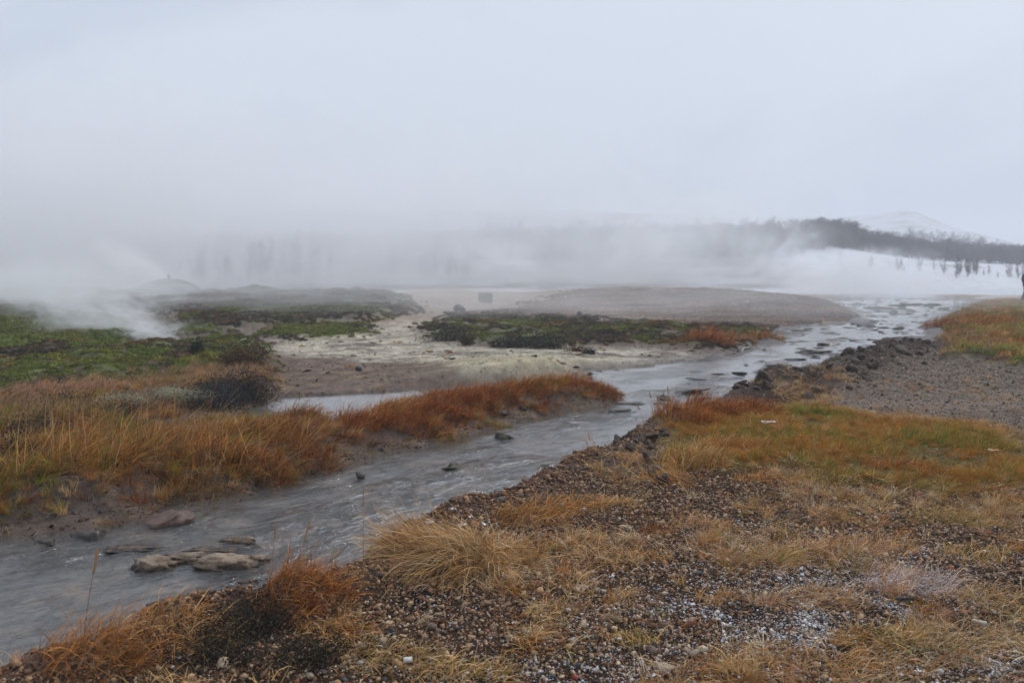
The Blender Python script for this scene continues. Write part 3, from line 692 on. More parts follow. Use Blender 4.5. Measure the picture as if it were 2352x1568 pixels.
put('bank_grass', V_SWEPT, 6, x, y, straw * (.22 + .5 * m['rgrass'] + .3 * ss(.1, .3, pn2)), .62, tint_mix(near_mix), lambda x, y: frost_at(x, y) * .8, 'short wind-combed grass on the right bank', rot='wind', tilt=.2)
put('bank_tufts', V_TUFT, 6, x, y, straw * (.10 + .45 * m['rgrass']), .62, tint_mix(near_mix), lambda x, y: frost_at(x, y) * .6, 'small grass tufts on the right bank', tilt=.2)

# ---- gravel path further off
x, y = wedge(170000, 3.0, 24, 1500, 3300); m = masks(x, y)
k = (rng.random(len(x)) < np.clip(m['path'] * .8 + m['berm2'] * .5, 0, 1) * m['rb']) & (m['sw'] > .05); x1, y1 = x[k], y[k]; n = len(x1); sz = .011 * rng.lognormal(0, .45, n) * np.interp(y1, [6, 20], [.8, 1.5])
tn = np.array([(.19, .145, .11), (.27, .21, .16), (.10, .075, .058), (.055, .045, .04), (.34, .26, .19)])[rng.choice(5, n)] * rng.uniform(.6, 1.2, (n, 1))
scatter('path_gravel', V_PEB, 10, x1, y1, height(x1, y1) + sz * .1, rng.random(n) * 6.28, np.stack([sz * 1.2, sz, sz * .8], -1), tn, np.full(n, .1), 'grey gravel of the trodden path on the right', .4)
# ---- brown fuzz over the long mound
x, y = wedge(60000, 22, 52, 900, 2100); m = masks(x, y)
def mound_tint(x, y):
    n1 = fbm(x, y * 2, .25, 4, 95)[:, None]; g = (ss(-.02, .12, n1[:, 0]) * gauss(x, y, 1780, 702, 3.5, 5))[:, None]; o = (gauss(x, y, 1880, 728, 5, 5) + .6 * gauss(x, y, 1350, 690, 8, 14))[:, None]
    c = np.array([.40, .27, .19]) * (1 + 1.6 * n1 + .8 * fbm(x * .5, y, 1.2, 3, 99)[:, None]); c = c * (1 - .6 * o) + .6 * o * np.array([.26, .13, .07]); c = c * (1 - g) + g * np.array([.13, .15, .05])
    return c * rng.uniform(.8, 1.15, (len(x), 1))
put('mound_cover', V_MOSS, 6, x, y, m['mound'] * ss(0, .3, m['sw']) * np.clip(.35 + ss(-.15, .2, fbm(x, y * 2, .3, 4, 96)), 0, 1), 1.1, mound_tint, .1, 'low brown growth over the long mound in the mist', dz=-.02)
# ---- crumbs and small stones on the mud and sinter flats
x, y = wedge(120000, 5.2, 24, -300, 2000); m = masks(x, y); q = fbm(x, y, 1.5, 3, 97)
k = (rng.random(len(x)) < np.clip(.25 + 1.2 * ss(-.1, .3, q), 0, 1) * (1 - m['rb']) * ss(24, 9, y) * .8) & (m['sw'] > .015) & (m['left'] + m['strip'] < .6); x1, y1 = x[k], y[k]; n = len(x1); sz = .0085 * rng.lognormal(0, .5, n) * np.interp(y1, [6, 20], [.8, 1.6])
sint = masks(x1, y1)['sinter'][:, None]; tn = np.array([(.11, .08, .065), (.06, .045, .038), (.17, .13, .11), (.035, .03, .028)])[rng.choice(4, n)]; tn2 = np.array([(.34, .31, .26), (.20, .18, .16), (.45, .42, .36), (.12, .10, .08)])[rng.choice(4, n)]
scatter('flat_crumbs', V_PEB, 10, x1, y1, height(x1, y1) + sz * .05, rng.random(n) * 6.28, np.stack([sz * 1.3, sz, sz * .6], -1), (tn * (1 - sint) + tn2 * sint) * rng.uniform(.7, 1.3, (n, 1)), np.zeros(n), 'crumbs of mud and sinter strewn over the flats', .4)
x, y = wedge(110000, 4.4, 11, -300, 1500); m = masks(x, y); q = fbm(x, y, 2.2, 3, 102)
k = (rng.random(len(x)) < np.clip(.30 + 1.3 * ss(-.15, .3, q), 0, 1) * (1 - m['rb']) * ss(.9, .1, m['sw'])) & (m['sw'] > -.03); x1, y1 = x[k], y[k]; n = len(x1); sz = .0055 * rng.lognormal(0, .6, n)
tn = np.array([(.10, .065, .048), (.05, .035, .028), (.16, .11, .085), (.03, .025, .022), (.20, .10, .06)])[rng.choice(5, n, p=[.35, .25, .2, .12, .08])] * rng.uniform(.6, 1.3, (n, 1))
scatter('mud_crumbs', V_PEB, 10, x1, y1, height(x1, y1) + sz * .1, rng.random(n) * 6.28, np.stack([sz * 1.4, sz, sz * .7], -1), tn, np.zeros(n), 'brown crumbs of mud and small stones along the left waterline', .4)
x, y = wedge(9000, 4.6, 12, -300, 1500); m = masks(x, y)
put('mud_litter', V_MAT, 6, x, y, (1 - m['rb']) * ss(.8, .1, m['sw']) * (m['sw'] > .01) * (m['left'] + m['strip'] < .9) * .8, .7, {'orange': 2, 'dead': 2, 'olive': 1.5, 'straw': 1}, 0.0, 'broken grass blades lying on the mud of the left waterline', tilt=.2, dz=.004)
# ---- mud lumps in the wide bend
x, y = wedge(9000, 10, 48, 1300, 2250); m = masks(x, y); q = fbm(x * .8, y, .8, 3, 98)
k = (m['sw'] < .05) & (m['s1'] < m['s2'] + 1) & (rng.random(len(x)) < ss(.10, .35, q) * .8 + .03); x1, y1 = x[k], y[k]; n = len(x1); sz = rng.lognormal(-3.0, .55, n) * np.interp(y1, [10, 40], [.8, 2.0])
scatter('mud_lumps', V_PEB, 10, x1, y1, np.full(n, -.004), rng.normal(.3, .5, n), np.stack([sz * 2.2, sz, sz * .35], -1), np.array([(.07, .058, .05)]) * rng.uniform(.5, 1.4, (n, 1)), np.zeros(n), 'dark mud lumps breaking the shallow water of the wide bend', .08)
# ---- left bank: undergrowth between the tussocks
x, y = wedge(30000, 5.0, 14, -400, 1500); m = masks(x, y)
veg = np.clip(m['left'] + m['strip'], 0, 1) * ss(.0, .1, m['sw'])
def left_mix(x, y):
    p = fbm(x, y, .9, 3, 74); q = fbm(x, y, .5, 3, 75); m = masks(x, y); s = m['strip']
    top = ss(9.0, 11.5, y)
    return {'red': .22 * (1 - top) + s, 'orange': .45 * (1 - top) + .3 * s, 'olive': .75 * ss(-.1, .2, p) * (1 - s) , 'green': .35 * ss(0, .25, p) * (1 - s), 'dead': .5 * top + .35, 'pink': .45 * top, 'straw': .38, 'dark': .3}
put('bank_undergrowth', V_SWEPT, 6, x, y, veg * (.12 + .60 * ss(-.2, .1, fbm(x, y, 1.3, 3, 94))), .85, tint_mix(left_mix), 0.0, 'tangled rust and olive grass covering the left bank', rot='wind', tilt=.25)
put('bank_undergrowth_tufts', V_TUFT, 6, x, y, veg * .35, .9, tint_mix(left_mix), 0.0, 'mixed upright grass between the tussocks of the left bank', tilt=.25)

# ---- moss, heath and grass of the flats further back
x, y = wedge(130000, 9.5, 46, -500, 2700); m = masks(x, y); n1 = fbm(x, y, .8, 4, 41); n2 = fbm(x, y, 3.0, 4, 42); n3 = fbm(x, y, .35, 3, 77)
land = ss(0, .15, m['sw'])
hole = fbm(x, y * .8, .7, 4, 101); far = np.clip(m['mossl'] + (m['heath'] + m['mossc']) * ss(-.28, -.02, hole) + m['gpatch'], 0, 1) * land
def far_mix(x, y):
    n1 = fbm(x, y, .8, 4, 41); n3 = fbm(x, y, .35, 3, 77); m = masks(x, y); hz = ss(26, 36, y)
    g = ss(-.12, .12, n1 + .25 * m['mossl'] + .3 * m['gpatch'])
    return {'green': g * 1.0 * (1 - .75 * hz), 'olive': .45 * g + .15, 'dark': (1 - g) * .6 + m['mossc'] * .25 + m['heath'] * .3, 'dead': (1 - g) * .5, 'orange': .20 * ss(.05, .3, n3), 'pink': .8 * hz + .12 * (1 - g), 'pale': .05}
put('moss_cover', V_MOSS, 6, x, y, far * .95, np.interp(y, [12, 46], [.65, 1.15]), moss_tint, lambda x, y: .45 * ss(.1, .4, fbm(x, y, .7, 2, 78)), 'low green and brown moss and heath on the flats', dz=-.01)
put('far_heath', V_FAR, 6, x, y, far * .16 * (y > 11), .55, {'dark': 3, 'dead': 2, 'olive': 1.5, 'orange': .6}, .2, 'wiry brown heath sprigs over the moss', rot='wind')
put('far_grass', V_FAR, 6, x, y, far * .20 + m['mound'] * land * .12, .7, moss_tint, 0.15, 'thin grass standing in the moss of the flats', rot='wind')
x, y = wedge(26000, 12, 46, 1900, 2800); m = masks(x, y)
def rg2_mix(x, y):
    n3 = fbm(x, y, .45, 3, 79); g = ss(-.08, .12, n3); e = ss(1.2, .2, m2(x, y))
    return {'red': .45 * (1 - g) + .8 * e, 'orange': .35 * (1 - g) + .15, 'olive': .9 * g + .35, 'green': .45 * g + .1, 'dead': .5, 'straw': .3}
def m2(x, y): return masks(x, y)['sw']
put('far_right_grass', V_FAR, 6, x, y, m['rg2'] * ss(0, .2, m['sw']), 1.15, tint_mix(rg2_mix), 0.0, 'rust red and olive grass on the far right bank of the stream', rot='wind')
# scattered sprigs on the sinter and mud
x, y = wedge(5000, 9, 22, -100, 1900); m = masks(x, y); n2 = fbm(x, y, 1.2, 3, 80)
put('flat_sprigs', V_MOSS, 6, x, y, ss(.18, .4, n2) * ss(0.02, .2, m['sw']) * (1 - m['rb']) * .5, .45, {'dark': 1, 'olive': .5, 'orange': .3}, .1, 'tiny dark sprigs dotted over the sinter flats', dz=-.005)

# ------------------------------------------------------------------ grass tussocks, each a thing of its own
def tussock(u, v, rx, ry, Lg, n, mix, az, label, group, frost=0.0, lean=.55, bend=.9, mound=.06, wid=.0032, stalks=0, z=None, spread=.60):
    r = np.random.default_rng(int(u * 7 + v * 13) % 100000)
    cx, cy_ = P(u, v, .10); cx, cy_ = float(cx), float(cy_)
    a = r.random(n) * 6.2832; q = np.sqrt(r.random(n)); x = q * np.cos(a) * rx; y = q * np.sin(a) * ry
    gz_ = height(cx + x, cy_ + y); g0 = float(height(np.array([cx]), np.array([cy_]))[0])
    zz = gz_ - g0 + mound * (1 - q ** 2) - .012
    azs = az + np.where(r.random(n) < .22, r.uniform(-3.1, 3.1, n), r.normal(0, spread, n)) + .35 * q * np.sin(a - az)
    n = int(n * (.68 if group == GL else .8)); a, q, x, y, zz, azs = a[:n], q[:n], x[:n], y[:n], zz[:n], azs[:n]; lf = r.uniform(.3, 1.0, n) + .35 * (r.random(n) < .12)
    wid = wid * 1.1
    if group == GL and cy_ < 9: mix = {**mix, **{k: mix.get(k, 0) + q_ for k, q_ in (('dead', 1.2), ('olive', 1.0), ('straw', .8), ('dark', .8))}}
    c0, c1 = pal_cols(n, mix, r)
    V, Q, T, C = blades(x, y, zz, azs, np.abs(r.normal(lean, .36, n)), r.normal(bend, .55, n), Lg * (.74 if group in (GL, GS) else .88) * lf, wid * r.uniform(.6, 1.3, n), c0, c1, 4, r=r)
    parts = [(V, Q, T, C)]
    root = None
    fr = np.full(len(V), frost, np.float32)
    me = make_mesh('grass_tussock', V, [Q, T], C, {'frost': ('FLOAT', fr)}, mat=MAT_BLADE)
    o = link('grass_tussock', me); o.location = (cx, cy_, g0)
    setp(o, label, 'grass tussock', group)
    if stalks:
        m_ = stalks; a = r.random(m_) * 6.28; q = r.random(m_) * .8; x = q * np.cos(a) * rx; y = q * np.sin(a) * ry
        c0, c1 = pal_cols(m_, {'straw': 2, 'orange': 1}, r)
        V, Q, T, C = blades(x, y, height(cx + x, cy_ + y) - g0, az + r.normal(0, 1.2, m_), np.abs(r.normal(.35, .3, m_)), r.normal(.4, .4, m_), Lg * r.uniform(1.1, 1.9, m_), np.full(m_, .0042), c0, c1, 5, r=r)
        s = link('loose_stalks', make_mesh('loose_stalks', V, [Q, T], C, mat=MAT_BLADE), parent=o); s['kind'] = 'stuff'
    # dark thatch of dead stems at the core
    return o
GS, GL, GR, GF = 'rust red tussocks on the grass strip in the stream', 'grass tussocks along the left bank', 'grass tussocks on the right bank', 'tussocks round the far bends'
RED = {'red': 6, 'orange': 3, 'olive': .6}; ORG = {'orange': 5, 'red': 2, 'olive': 1.5, 'straw': 1}; STR = {'straw': 6, 'pale': 2, 'orange': 1.5}
E, NE = -.2, .5
TS = [
 # the strip
 (815, 990, .38, .22, .34, 1500, {'red': 6, 'orange': 3, 'straw': 1}, NE, 'large rust red tussock at the near left end of the grass strip', GS),
 (880, 960, .34, .20, .31, 1500, {'straw': 3, 'orange': 4, 'red': 3}, .3, 'pale orange crested tussock beside the pool, second from the strip\'s left end', GS),
 (930, 985, .34, .20, .28, 1300, RED, .2, 'dark red tussock on the water side of the grass strip', GS),
 (1000, 962, .34, .22, .32, 1300, {'red': 7, 'orange': 2}, .2, 'deep red swept tussock in the middle of the grass strip', GS),
 (1065, 940, .34, .22, .36, 1300, {'red': 7, 'orange': 2, 'straw': .5}, .3, 'tall deep red tussock where the grass strip narrows', GS),
 (1130, 925, .34, .22, .33, 1200, RED, .2, 'red brown tussock right of the narrowing of the strip', GS),
 (1195, 912, .34, .22, .30, 1100, {'red': 4, 'orange': 4, 'olive': 1}, .1, 'orange brown tussock with green showing at its foot', GS),
 (1255, 905, .34, .22, .26, 1000, {'olive': 3, 'orange': 4, 'red': 2}, .1, 'olive and orange low tussock on the right part of the strip', GS),
 (1320, 900, .36, .24, .28, 1100, {'orange': 5, 'red': 3}, .1, 'bright orange tussock next to the strip\'s right tip', GS),
 (1378, 898, .30, .22, .26, 1000, {'red': 5, 'orange': 4}, 0., 'red orange tussock at the very right tip of the strip', GS),
 (1150, 958, .16, .10, .14, 350, {'olive': 5, 'straw': 3}, -.6, 'small yellow green tuft below the strip beside a dark stone', GS),
 (1030, 990, .20, .10, .13, 350, {'olive': 5, 'orange': 3}, -.6, 'small olive tuft hanging to the mud under the strip', GS),
 # left bank
 (705, 990, .26, .20, .30, 1400, RED, .55, 'tall red tussock with a swept crest beside the pool', GL),
 (640, 1028, .32, .22, .29, 1500, RED, .5, 'dense red tussock at the right end of the left bank', GL),
 (690, 1050, .34, .22, .26, 1300, {'red': 8, 'orange': 1.5}, -.1, 'dark red tussock leaning to the stream at the bank\'s right end', GL),
 (590, 1080, .32, .2, .28, 1300, {'red': 7, 'orange': 3}, -.2, 'dark red brown tussock hanging down to the mud', GL),
 (560, 1035, .36, .26, .32, 1400, {'red': 4, 'orange': 4, 'olive': 2}, .5, 'red and olive tussock in the middle of the left bank', GL),
 (480, 1075, .36, .24, .34, 1500, {'red': 3, 'orange': 5, 'straw': 2}, .9, 'orange tussock with tall loose stalks above the mud', GL),
 (385, 1050, .40, .3, .40, 1600, {'orange': 5, 'red': 3, 'olive': 2}, .6, 'big orange tussock swept right in front of the small pool', GL),
 (330, 1085, .36, .26, .32, 1400, {'red': 3, 'orange': 4, 'olive': 3}, .4, 'olive and red tussock left of the tall loose stalks', GL),
 (250, 1060, .4, .3, .36, 1500, {'orange': 4, 'olive': 4, 'red': 2}, .7, 'orange green tussock in the left half of the bank', GL),
 (200, 1110, .4, .26, .32, 1500, {'orange': 5, 'red': 3, 'olive': 1}, .5, 'orange tussock leaning above the stream edge at left', GL),
 (110, 1080, .4, .3, .36, 1500, {'orange': 4, 'olive': 3, 'red': 2}, .7, 'tangled orange tussock near the left edge', GL),
 (55, 1130, .38, .24, .30, 1400, {'olive': 4, 'orange': 4, 'green': 1.5}, .4, 'olive tussock with drooping blades nearest the left corner of the bank', GL),
 (440, 1110, .26, .14, .18, 700, {'olive': 3, 'orange': 4}, -.6, 'low yellow brown fringe of grass over the brown boulder', GL),
 (60, 1000, .45, .34, .34, 1500, {'dead': 4, 'olive': 3, 'straw': 2}, .3, 'greyish brown tangle of grass at the left edge', GL),
 (190, 985, .45, .34, .32, 1500, {'dead': 4, 'olive': 3, 'green': 1, 'pink': 1}, .2, 'brown and green tangle below the pale crest', GL),
 (30, 955, .5, .4, .32, 1500, {'dead': 5, 'pink': 3}, .3, 'dull brown tussock on the crest at the left edge', GL),
 (110, 930, .5, .4, .30, 1500, {'pink': 6, 'dead': 2}, .4, 'pale pinkish grass crest left of the frosted moss cushion', GL),
 (190, 920, .45, .4, .30, 1400, {'pink': 7, 'dead': 1}, .5, 'pinkish grass crest swept right next to the frosted moss cushion', GL),
 (130, 965, .5, .35, .30, 1500, {'dead': 5, 'pink': 2, 'olive': 1}, .2, 'brown wiry grass under the pink crest', GL),
 (300, 945, .4, .3, .26, 1300, {'dead': 5, 'pink': 2}, -.1, 'grey brown hanging grass below the frosted moss cushion', GL),
 (370, 930, .4, .3, .24, 1200, {'dead': 6, 'pink': 2}, -.2, 'grey brown combed grass right below the frosted moss cushion', GL),
 (285, 1000, .3, .25, .22, 900, {'green': 4, 'olive': 5}, .3, 'fresh green tussock left of the small pool', GL),
 (480, 960, .36, .22, .22, 1000, {'olive': 5, 'orange': 3, 'green': 2}, .3, 'yellow green tussock between the two pools', GL),
 (545, 958, .2, .16, .2, 600, {'green': 4, 'olive': 4}, .3, 'small green tuft at the left edge of the pool', GL),
 # right bank, near to far
 (1055, 1290, .30, .20, .44, 2500, {'straw': 5, 'pale': 2, 'dead': 2}, -2.75, 'large pale straw tussock combed over a dark hollow at the gravel bank', GR),
 (1085, 1300, .20, .20, .44, 1700, {'straw': 5, 'pale': 3, 'orange': 1}, -1.75, 'straw tussock drooping to the lower right of the dark hollow', GR),
 (960, 1285, .16, .10, .36, 700, {'straw': 6, 'orange': 3}, 3.0, 'straw tussock trailing left over the dark hollow', GR),
 (700, 1400, .20, .16, .22, 800, {'orange': 6, 'red': 4, 'straw': 1}, .3, 'bright rust orange tussock beside the dark heather sprigs', GR),
 (640, 1435, .16, .12, .18, 500, {'orange': 4, 'red': 4}, .5, 'small rust tussock on the stream side of the rust orange one', GR),
 (370, 1500, .26, .20, .20, 900, {'straw': 5, 'orange': 3, 'dead': 2}, -.1, 'straw brown tussock nearest the bottom left of the bank', GR),
 (210, 1560, .20, .16, .24, 700, {'orange': 6, 'dead': 3}, .6, 'orange brown tussock cut by the bottom edge at left', GR),
 (1215, 1205, .24, .14, .20, 800, {'straw': 4, 'orange': 5}, 0., 'orange straw tussock on top of the stony bank', GR),
 (1310, 1175, .22, .14, .18, 700, {'orange': 5, 'straw': 4}, .1, 'flat orange straw tussock right of the one topping the stony bank', GR),
 (1420, 1165, .14, .1, .12, 350, {'straw': 6, 'orange': 2}, .2, 'small pale straw tuft on the gravel', GR),
 (1590, 1080, .30, .2, .26, 1100, {'straw': 5, 'orange': 2, 'olive': 2}, .5, 'arched yellow straw tussock at the edge of the orange grass', GR),
 (1530, 1110, .22, .14, .18, 600, {'straw': 4, 'orange': 4}, 2.8, 'orange straw tussock trailing left of the arched one', GR),
 (1570, 985, .34, .24, .26, 1300, {'red': 4, 'orange': 5}, .5, 'red orange tussock at the stream corner below the thin reeds', GR),
 (1640, 965, .34, .24, .28, 1300, {'red': 7, 'orange': 3}, .3, 'dark red tussock right of the stream corner', GR),
 (1720, 960, .34, .24, .22, 1200, {'red': 5, 'orange': 4}, .1, 'low red tussock beside the dark rubble bank', GR),
 (1840, 955, .3, .2, .16, 900, {'green': 4, 'olive': 4, 'orange': 2}, .1, 'green and orange tuft in front of the dark rubble bank', GR),
 (2080, 1350, .26, .18, .16, 1300, {'pink': 5, 'dead': 2, 'pale': 1}, -.3, 'frosted pinkish combed tussock in the lower right', GR, .95),
 (1960, 1265, .34, .18, .15, 1200, {'straw': 4, 'pink': 4}, 0.1, 'combed straw tussock up left of the frosted pinkish one', GR, .4),
 (2230, 1285, .2, .14, .12, 500, {'straw': 5, 'olive': 2}, .4, 'small upright straw tuft near the right edge', GR, .4),
 (2100, 1470, .18, .12, .11, 500, {'straw': 5, 'pale': 2, 'green': .6}, -.2, 'pale tuft with a few green blades in the lower right', GR, .6),
 (2210, 1490, .22, .12, .12, 600, {'pale': 5, 'straw': 3}, -.5, 'frosty pale straw tuft left of the pale stick', GR, .7),
 (1760, 1510, .22, .14, .13, 700, {'straw': 5, 'orange': 2, 'pale': 2}, -1.0, 'spiky straw tuft at the bottom edge right of centre', GR, .5),
 (880, 1530, .26, .14, .13, 800, {'straw': 5, 'olive': 2, 'pale': 2}, -.2, 'yellow straw patch by the white cap at the bottom', GR, .3),
 (1640, 1385, .12, .08, .10, 300, {'straw': 5, 'orange': 2}, .6, 'tiny straw tuft alone on the frosted gravel', GR, .5),
 (2170, 1200, .3, .16, .12, 800, {'olive': 3, 'straw': 4}, .2, 'olive straw tussock below the orange grass at right', GR, .2),
 (1180, 1290, .16, .10, .16, 500, {'straw': 5, 'orange': 3}, -.4, 'thin straw tuft between the large straw tussock and the gravel', GR),
 (1345, 1250, .14, .08, .10, 350, {'straw': 4, 'pale': 3}, .4, 'pale wisp of straw above the middle of the gravel', GR, .3),
 (1480, 1290, .18, .10, .10, 450, {'straw': 4, 'orange': 3}, 2.9, 'orange straw wisp in the upper gravel, left of the combed straw', GR, .3),
 (1600, 1215, .20, .12, .13, 600, {'pink': 4, 'straw': 3}, .3, 'pinkish straw tuft where the gravel meets the grass', GR, .4),
 (1500, 1235, .12, .08, .10, 300, {'red': 3, 'orange': 3}, .5, 'tiny reddish tuft in the upper gravel', GR, .2),
 (1745, 1290, .24, .14, .14, 800, {'straw': 5, 'olive': 1, 'pale': 1}, -.5, 'bowed straw tussock right of the upper gravel', GR, .4),
 (1870, 1390, .26, .14, .14, 800, {'straw': 4, 'pink': 3, 'pale': 1}, -.2, 'straw tussock left of the frosted pinkish one', GR, .5),
 (2290, 1390, .24, .14, .14, 800, {'straw': 4, 'dead': 2, 'pale': 1}, -.6, 'drooping straw tussock at the right edge above the pale stick', GR, .4),
 (2010, 1540, .24, .14, .13, 800, {'straw': 4, 'orange': 2, 'pale': 2}, -.8, 'brownish straw tussock at the bottom edge right', GR, .5),
 (1450, 1480, .10, .07, .08, 250, {'straw': 4, 'olive': 2}, 1.2, 'tiny olive straw tuft low on the gravel', GR, .4),
 (1060, 1560, .22, .12, .12, 650, {'straw': 4, 'pale': 2, 'olive': 1}, -.2, 'flat straw patch at the bottom edge by the gravel', GR, .3),
 (760, 1470, .18, .12, .18, 450, {'straw': 4, 'orange': 3}, -.5, 'sparse straw strands hanging across the dark hollow', GR),
 (1700, 1040, .30, .18, .18, 900, {'orange': 6, 'straw': 2}, .2, 'orange tussock in the left part of the orange grass', GR),
 (1840, 1035, .34, .2, .16, 900, {'orange': 5, 'olive': 3}, .1, 'orange olive tussock in the middle of the orange grass', GR),
 (1990, 1050, .34, .2, .17, 1000, {'olive': 4, 'orange': 4, 'green': 1}, .3, 'olive tussock behind the brown hollow in the grass', GR),
 (2120, 1020, .34, .2, .16, 1000, {'olive': 4, 'green': 3, 'orange': 2}, .2, 'green olive tussock near the path edge', GR),
 (2250, 1040, .34, .2, .16, 1000, {'olive': 4, 'green': 2, 'orange': 2}, .4, 'green tussock at the far right end of the orange grass', GR),
 (2060, 1090, .30, .16, .13, 800, {'orange': 5, 'red': 2}, -.2, 'rust brown tussock hanging over the brown hollow', GR),
 (2260, 1110, .30, .16, .13, 800, {'orange': 4, 'olive': 3}, -.2, 'orange tussock at the lower right end of the grass', GR),
 (1900, 1110, .28, .16, .13, 700, {'straw': 3, 'olive': 3, 'green': 1}, -.3, 'pale green tussock at the lower edge of the orange grass', GR, .2),
 (1760, 1110, .28, .16, .12, 700, {'straw': 4, 'orange': 4}, -.3, 'orange straw tussock fraying into the gravel', GR, .2),
 # far
 (1625, 790, .6, .5, .5, 900, {'red': 5, 'orange': 5}, .2, 'rust orange clump at the right end of the mossy island', GF),
 (1755, 772, .5, .4, .35, 600, {'red': 4, 'orange': 4, 'olive': 2}, .2, 'small rust clump on the spit reaching into the stream', GF),
 (1690, 778, .5, .4, .25, 500, {'dead': 3, 'orange': 4}, .2, 'low brown clump between the two rust ones', GF),
 (2190, 745, 1.0, .8, .5, 1000, {'red': 6, 'orange': 2}, .2, 'dark red clump at the water on the far right bank', GF),
 (2265, 765, 1.0, .6, .45, 900, {'red': 4, 'orange': 5}, .2, 'orange red clump behind the bright green lawn patch', GF),
 (2280, 705, 1.2, .9, .5, 900, {'orange': 5, 'pink': 3}, .2, 'pale orange clump furthest along the right bank', GF),
]
for t in TS:
    big = t[4] > .2
    wid = .0032 if t[1] > 1150 else (.0042 if t[1] > 860 else .011)
    near_right = t[9] is GR and t[1] > 1150
    kw = dict(lean=.75 if near_right else .5, bend=1.0)
    for k_, o_ in OVR.items():
        if k_ in t[8]: kw.update(o_)
    tussock(t[0], t[1], t[2], t[3], t[4], t[5], t[6], t[7], t[8], t[9], frost=t[10] if len(t) > 10 else (.0 if not near_right else .25), wid=wid, **kw,
            mound=.02 if t[4] < .2 else .08, stalks=int(t[5] / 45) if t[9] in (GL, GS) and t[1] > 900 and 'stalks' in t[8] or t[1] > 1040 and t[9] is GL else 0)

# ------------------------------------------------------------------ stones, clods and crusts
def place_z(u, v, z=.08):
    x, y = P(u, v, z); x, y = float(x), float(y)
    return x, y, float(height(np.array([x]), np.array([y]))[0])
MATS = {}
def ordinal(i):
    w = ['first', 'second', 'third', 'fourth', 'fifth', 'sixth', 'seventh', 'eighth', 'ninth', 'tenth', 'eleventh', 'twelfth', 'thirteenth', 'fourteenth', 'fifteenth', 'sixteenth', 'seventeenth', 'eighteenth', 'nineteenth', 'twentieth']
    return w[i] if i < 20 else ('twenty-' + w[i - 20] if i < 29 else ('thirtieth' if i == 29 else 'thirty-' + w[i - 30]))
def smat(key, col=None, **kw):
    if key not in MATS: MATS[key] = stone_material(key, False, col, **kw)
    return MATS[key]
DARKS = smat('dark_basalt', (.05, .052, .058), rough=.5, scale=30)
BROWN = smat('brown_stone', (.17, .11, .08), rough=.6, scale=30)
GREYM = smat('wet_mud_stone', (.10, .085, .072), rough=.35, scale=22, bump=.01)
MUDM = smat('clod_earth', (.115, .072, .052), rough=.85, scale=45, bump=.008)
RUBM = smat('rubble_earth', (.085, .058, .045), rough=.8, scale=20, bump=.015, frost=.15)
PALE = smat('pale_sinter', (.42, .35, .27), col2=(.16, .12, .09), rough=.45, scale=25, bump=.012)
FLAKE = smat('frosted_flake', (.26, .20, .17), rough=.7, scale=40, frost=.95)
RUST = smat('rust_stone', (.36, .10, .035), rough=.6, scale=50)
OCHRE = smat('ochre_stone', (.48, .28, .13), rough=.7, scale=60)
REDM = smat('brown_red_mud', (.20, .115, .085), col2=(.12, .07, .055), rough=.5, scale=18, bump=.01)
WHITE = plain_material('white_litter', (.72, .72, .70), .5, 30, .1)
def stone(u, v, s, sq, mat, label, group=None, name='stone', sub=2, cuts=9, z=None, cat='stone', sink=.3, rough=.05, rz=None):
    r = np.random.default_rng(int(u * 3 + v * 17))
    me = rock_mesh(name, r, sub, cuts, tuple(s * q for q in sq), mat, rough)
    x, y, gz_ = place_z(u, v)
    o = link(name, me); o.location = (x, y, (gz_ if z is None else z) + s * sq[2] * (1 - sink) * .6); o.rotation_euler = (r.normal(0, .1), r.normal(0, .1), r.random() * 6 if rz is None else rz)
    return setp(o, label, cat, group)
stone(826, 852, .085, (1.3, .9, .75), DARKS, 'black angular stone alone on the brown mud flat', sink=.2)
stone(1357, 852, .07, (1.2, .9, .6), DARKS, 'small black stone at the water edge below the yellow sinter', sink=.2)
stone(1155, 945, .10, (1.5, .8, .35), DARKS, 'flat dark stone tucked under the red grass strip')
stone(875, 1018, .035, (1.2, 1, .7), DARKS, 'small dark stone on the mud at the left end of the strip')
stone(826, 1075, .045, (1.1, 1, .9), GREYM, 'brown stone poking from the water near the left bank', z=.0)
stone(1057, 721, .30, (1, 1, .9), DARKS, 'dark square boulder standing on the moss island edge', cuts=12, sink=.1)
stone(1335, 738, .22, (1, 1, .8), DARKS, 'small dark boulder behind the moss island', cuts=12)
stone(386, 1172, .15, (1.35, .8, .55), smat('brown_mud_boulder', (.17, .105, .08), col2=(.07, .045, .035), rough=.5, scale=18, bump=.014), 'low reddish brown boulder at the left water edge', sub=3, cuts=4, sink=.45, rough=.13)
stone(212, 1200, .10, (1.3, .8, .7), GREYM, 'dark muddy clod at the left water edge, left of the reddish boulder', sub=3, sink=.3, rough=.13)
stone(110, 1218, .05, (1.5, .8, .5), GREYM, 'small dark clod in the shallows at the far left', sub=3, z=.0, rough=.13)
stone(560, 815, .07, (1.2, 1, .9), WHITE, 'whitish stone on the moss above the dark heath bush', sink=.1)
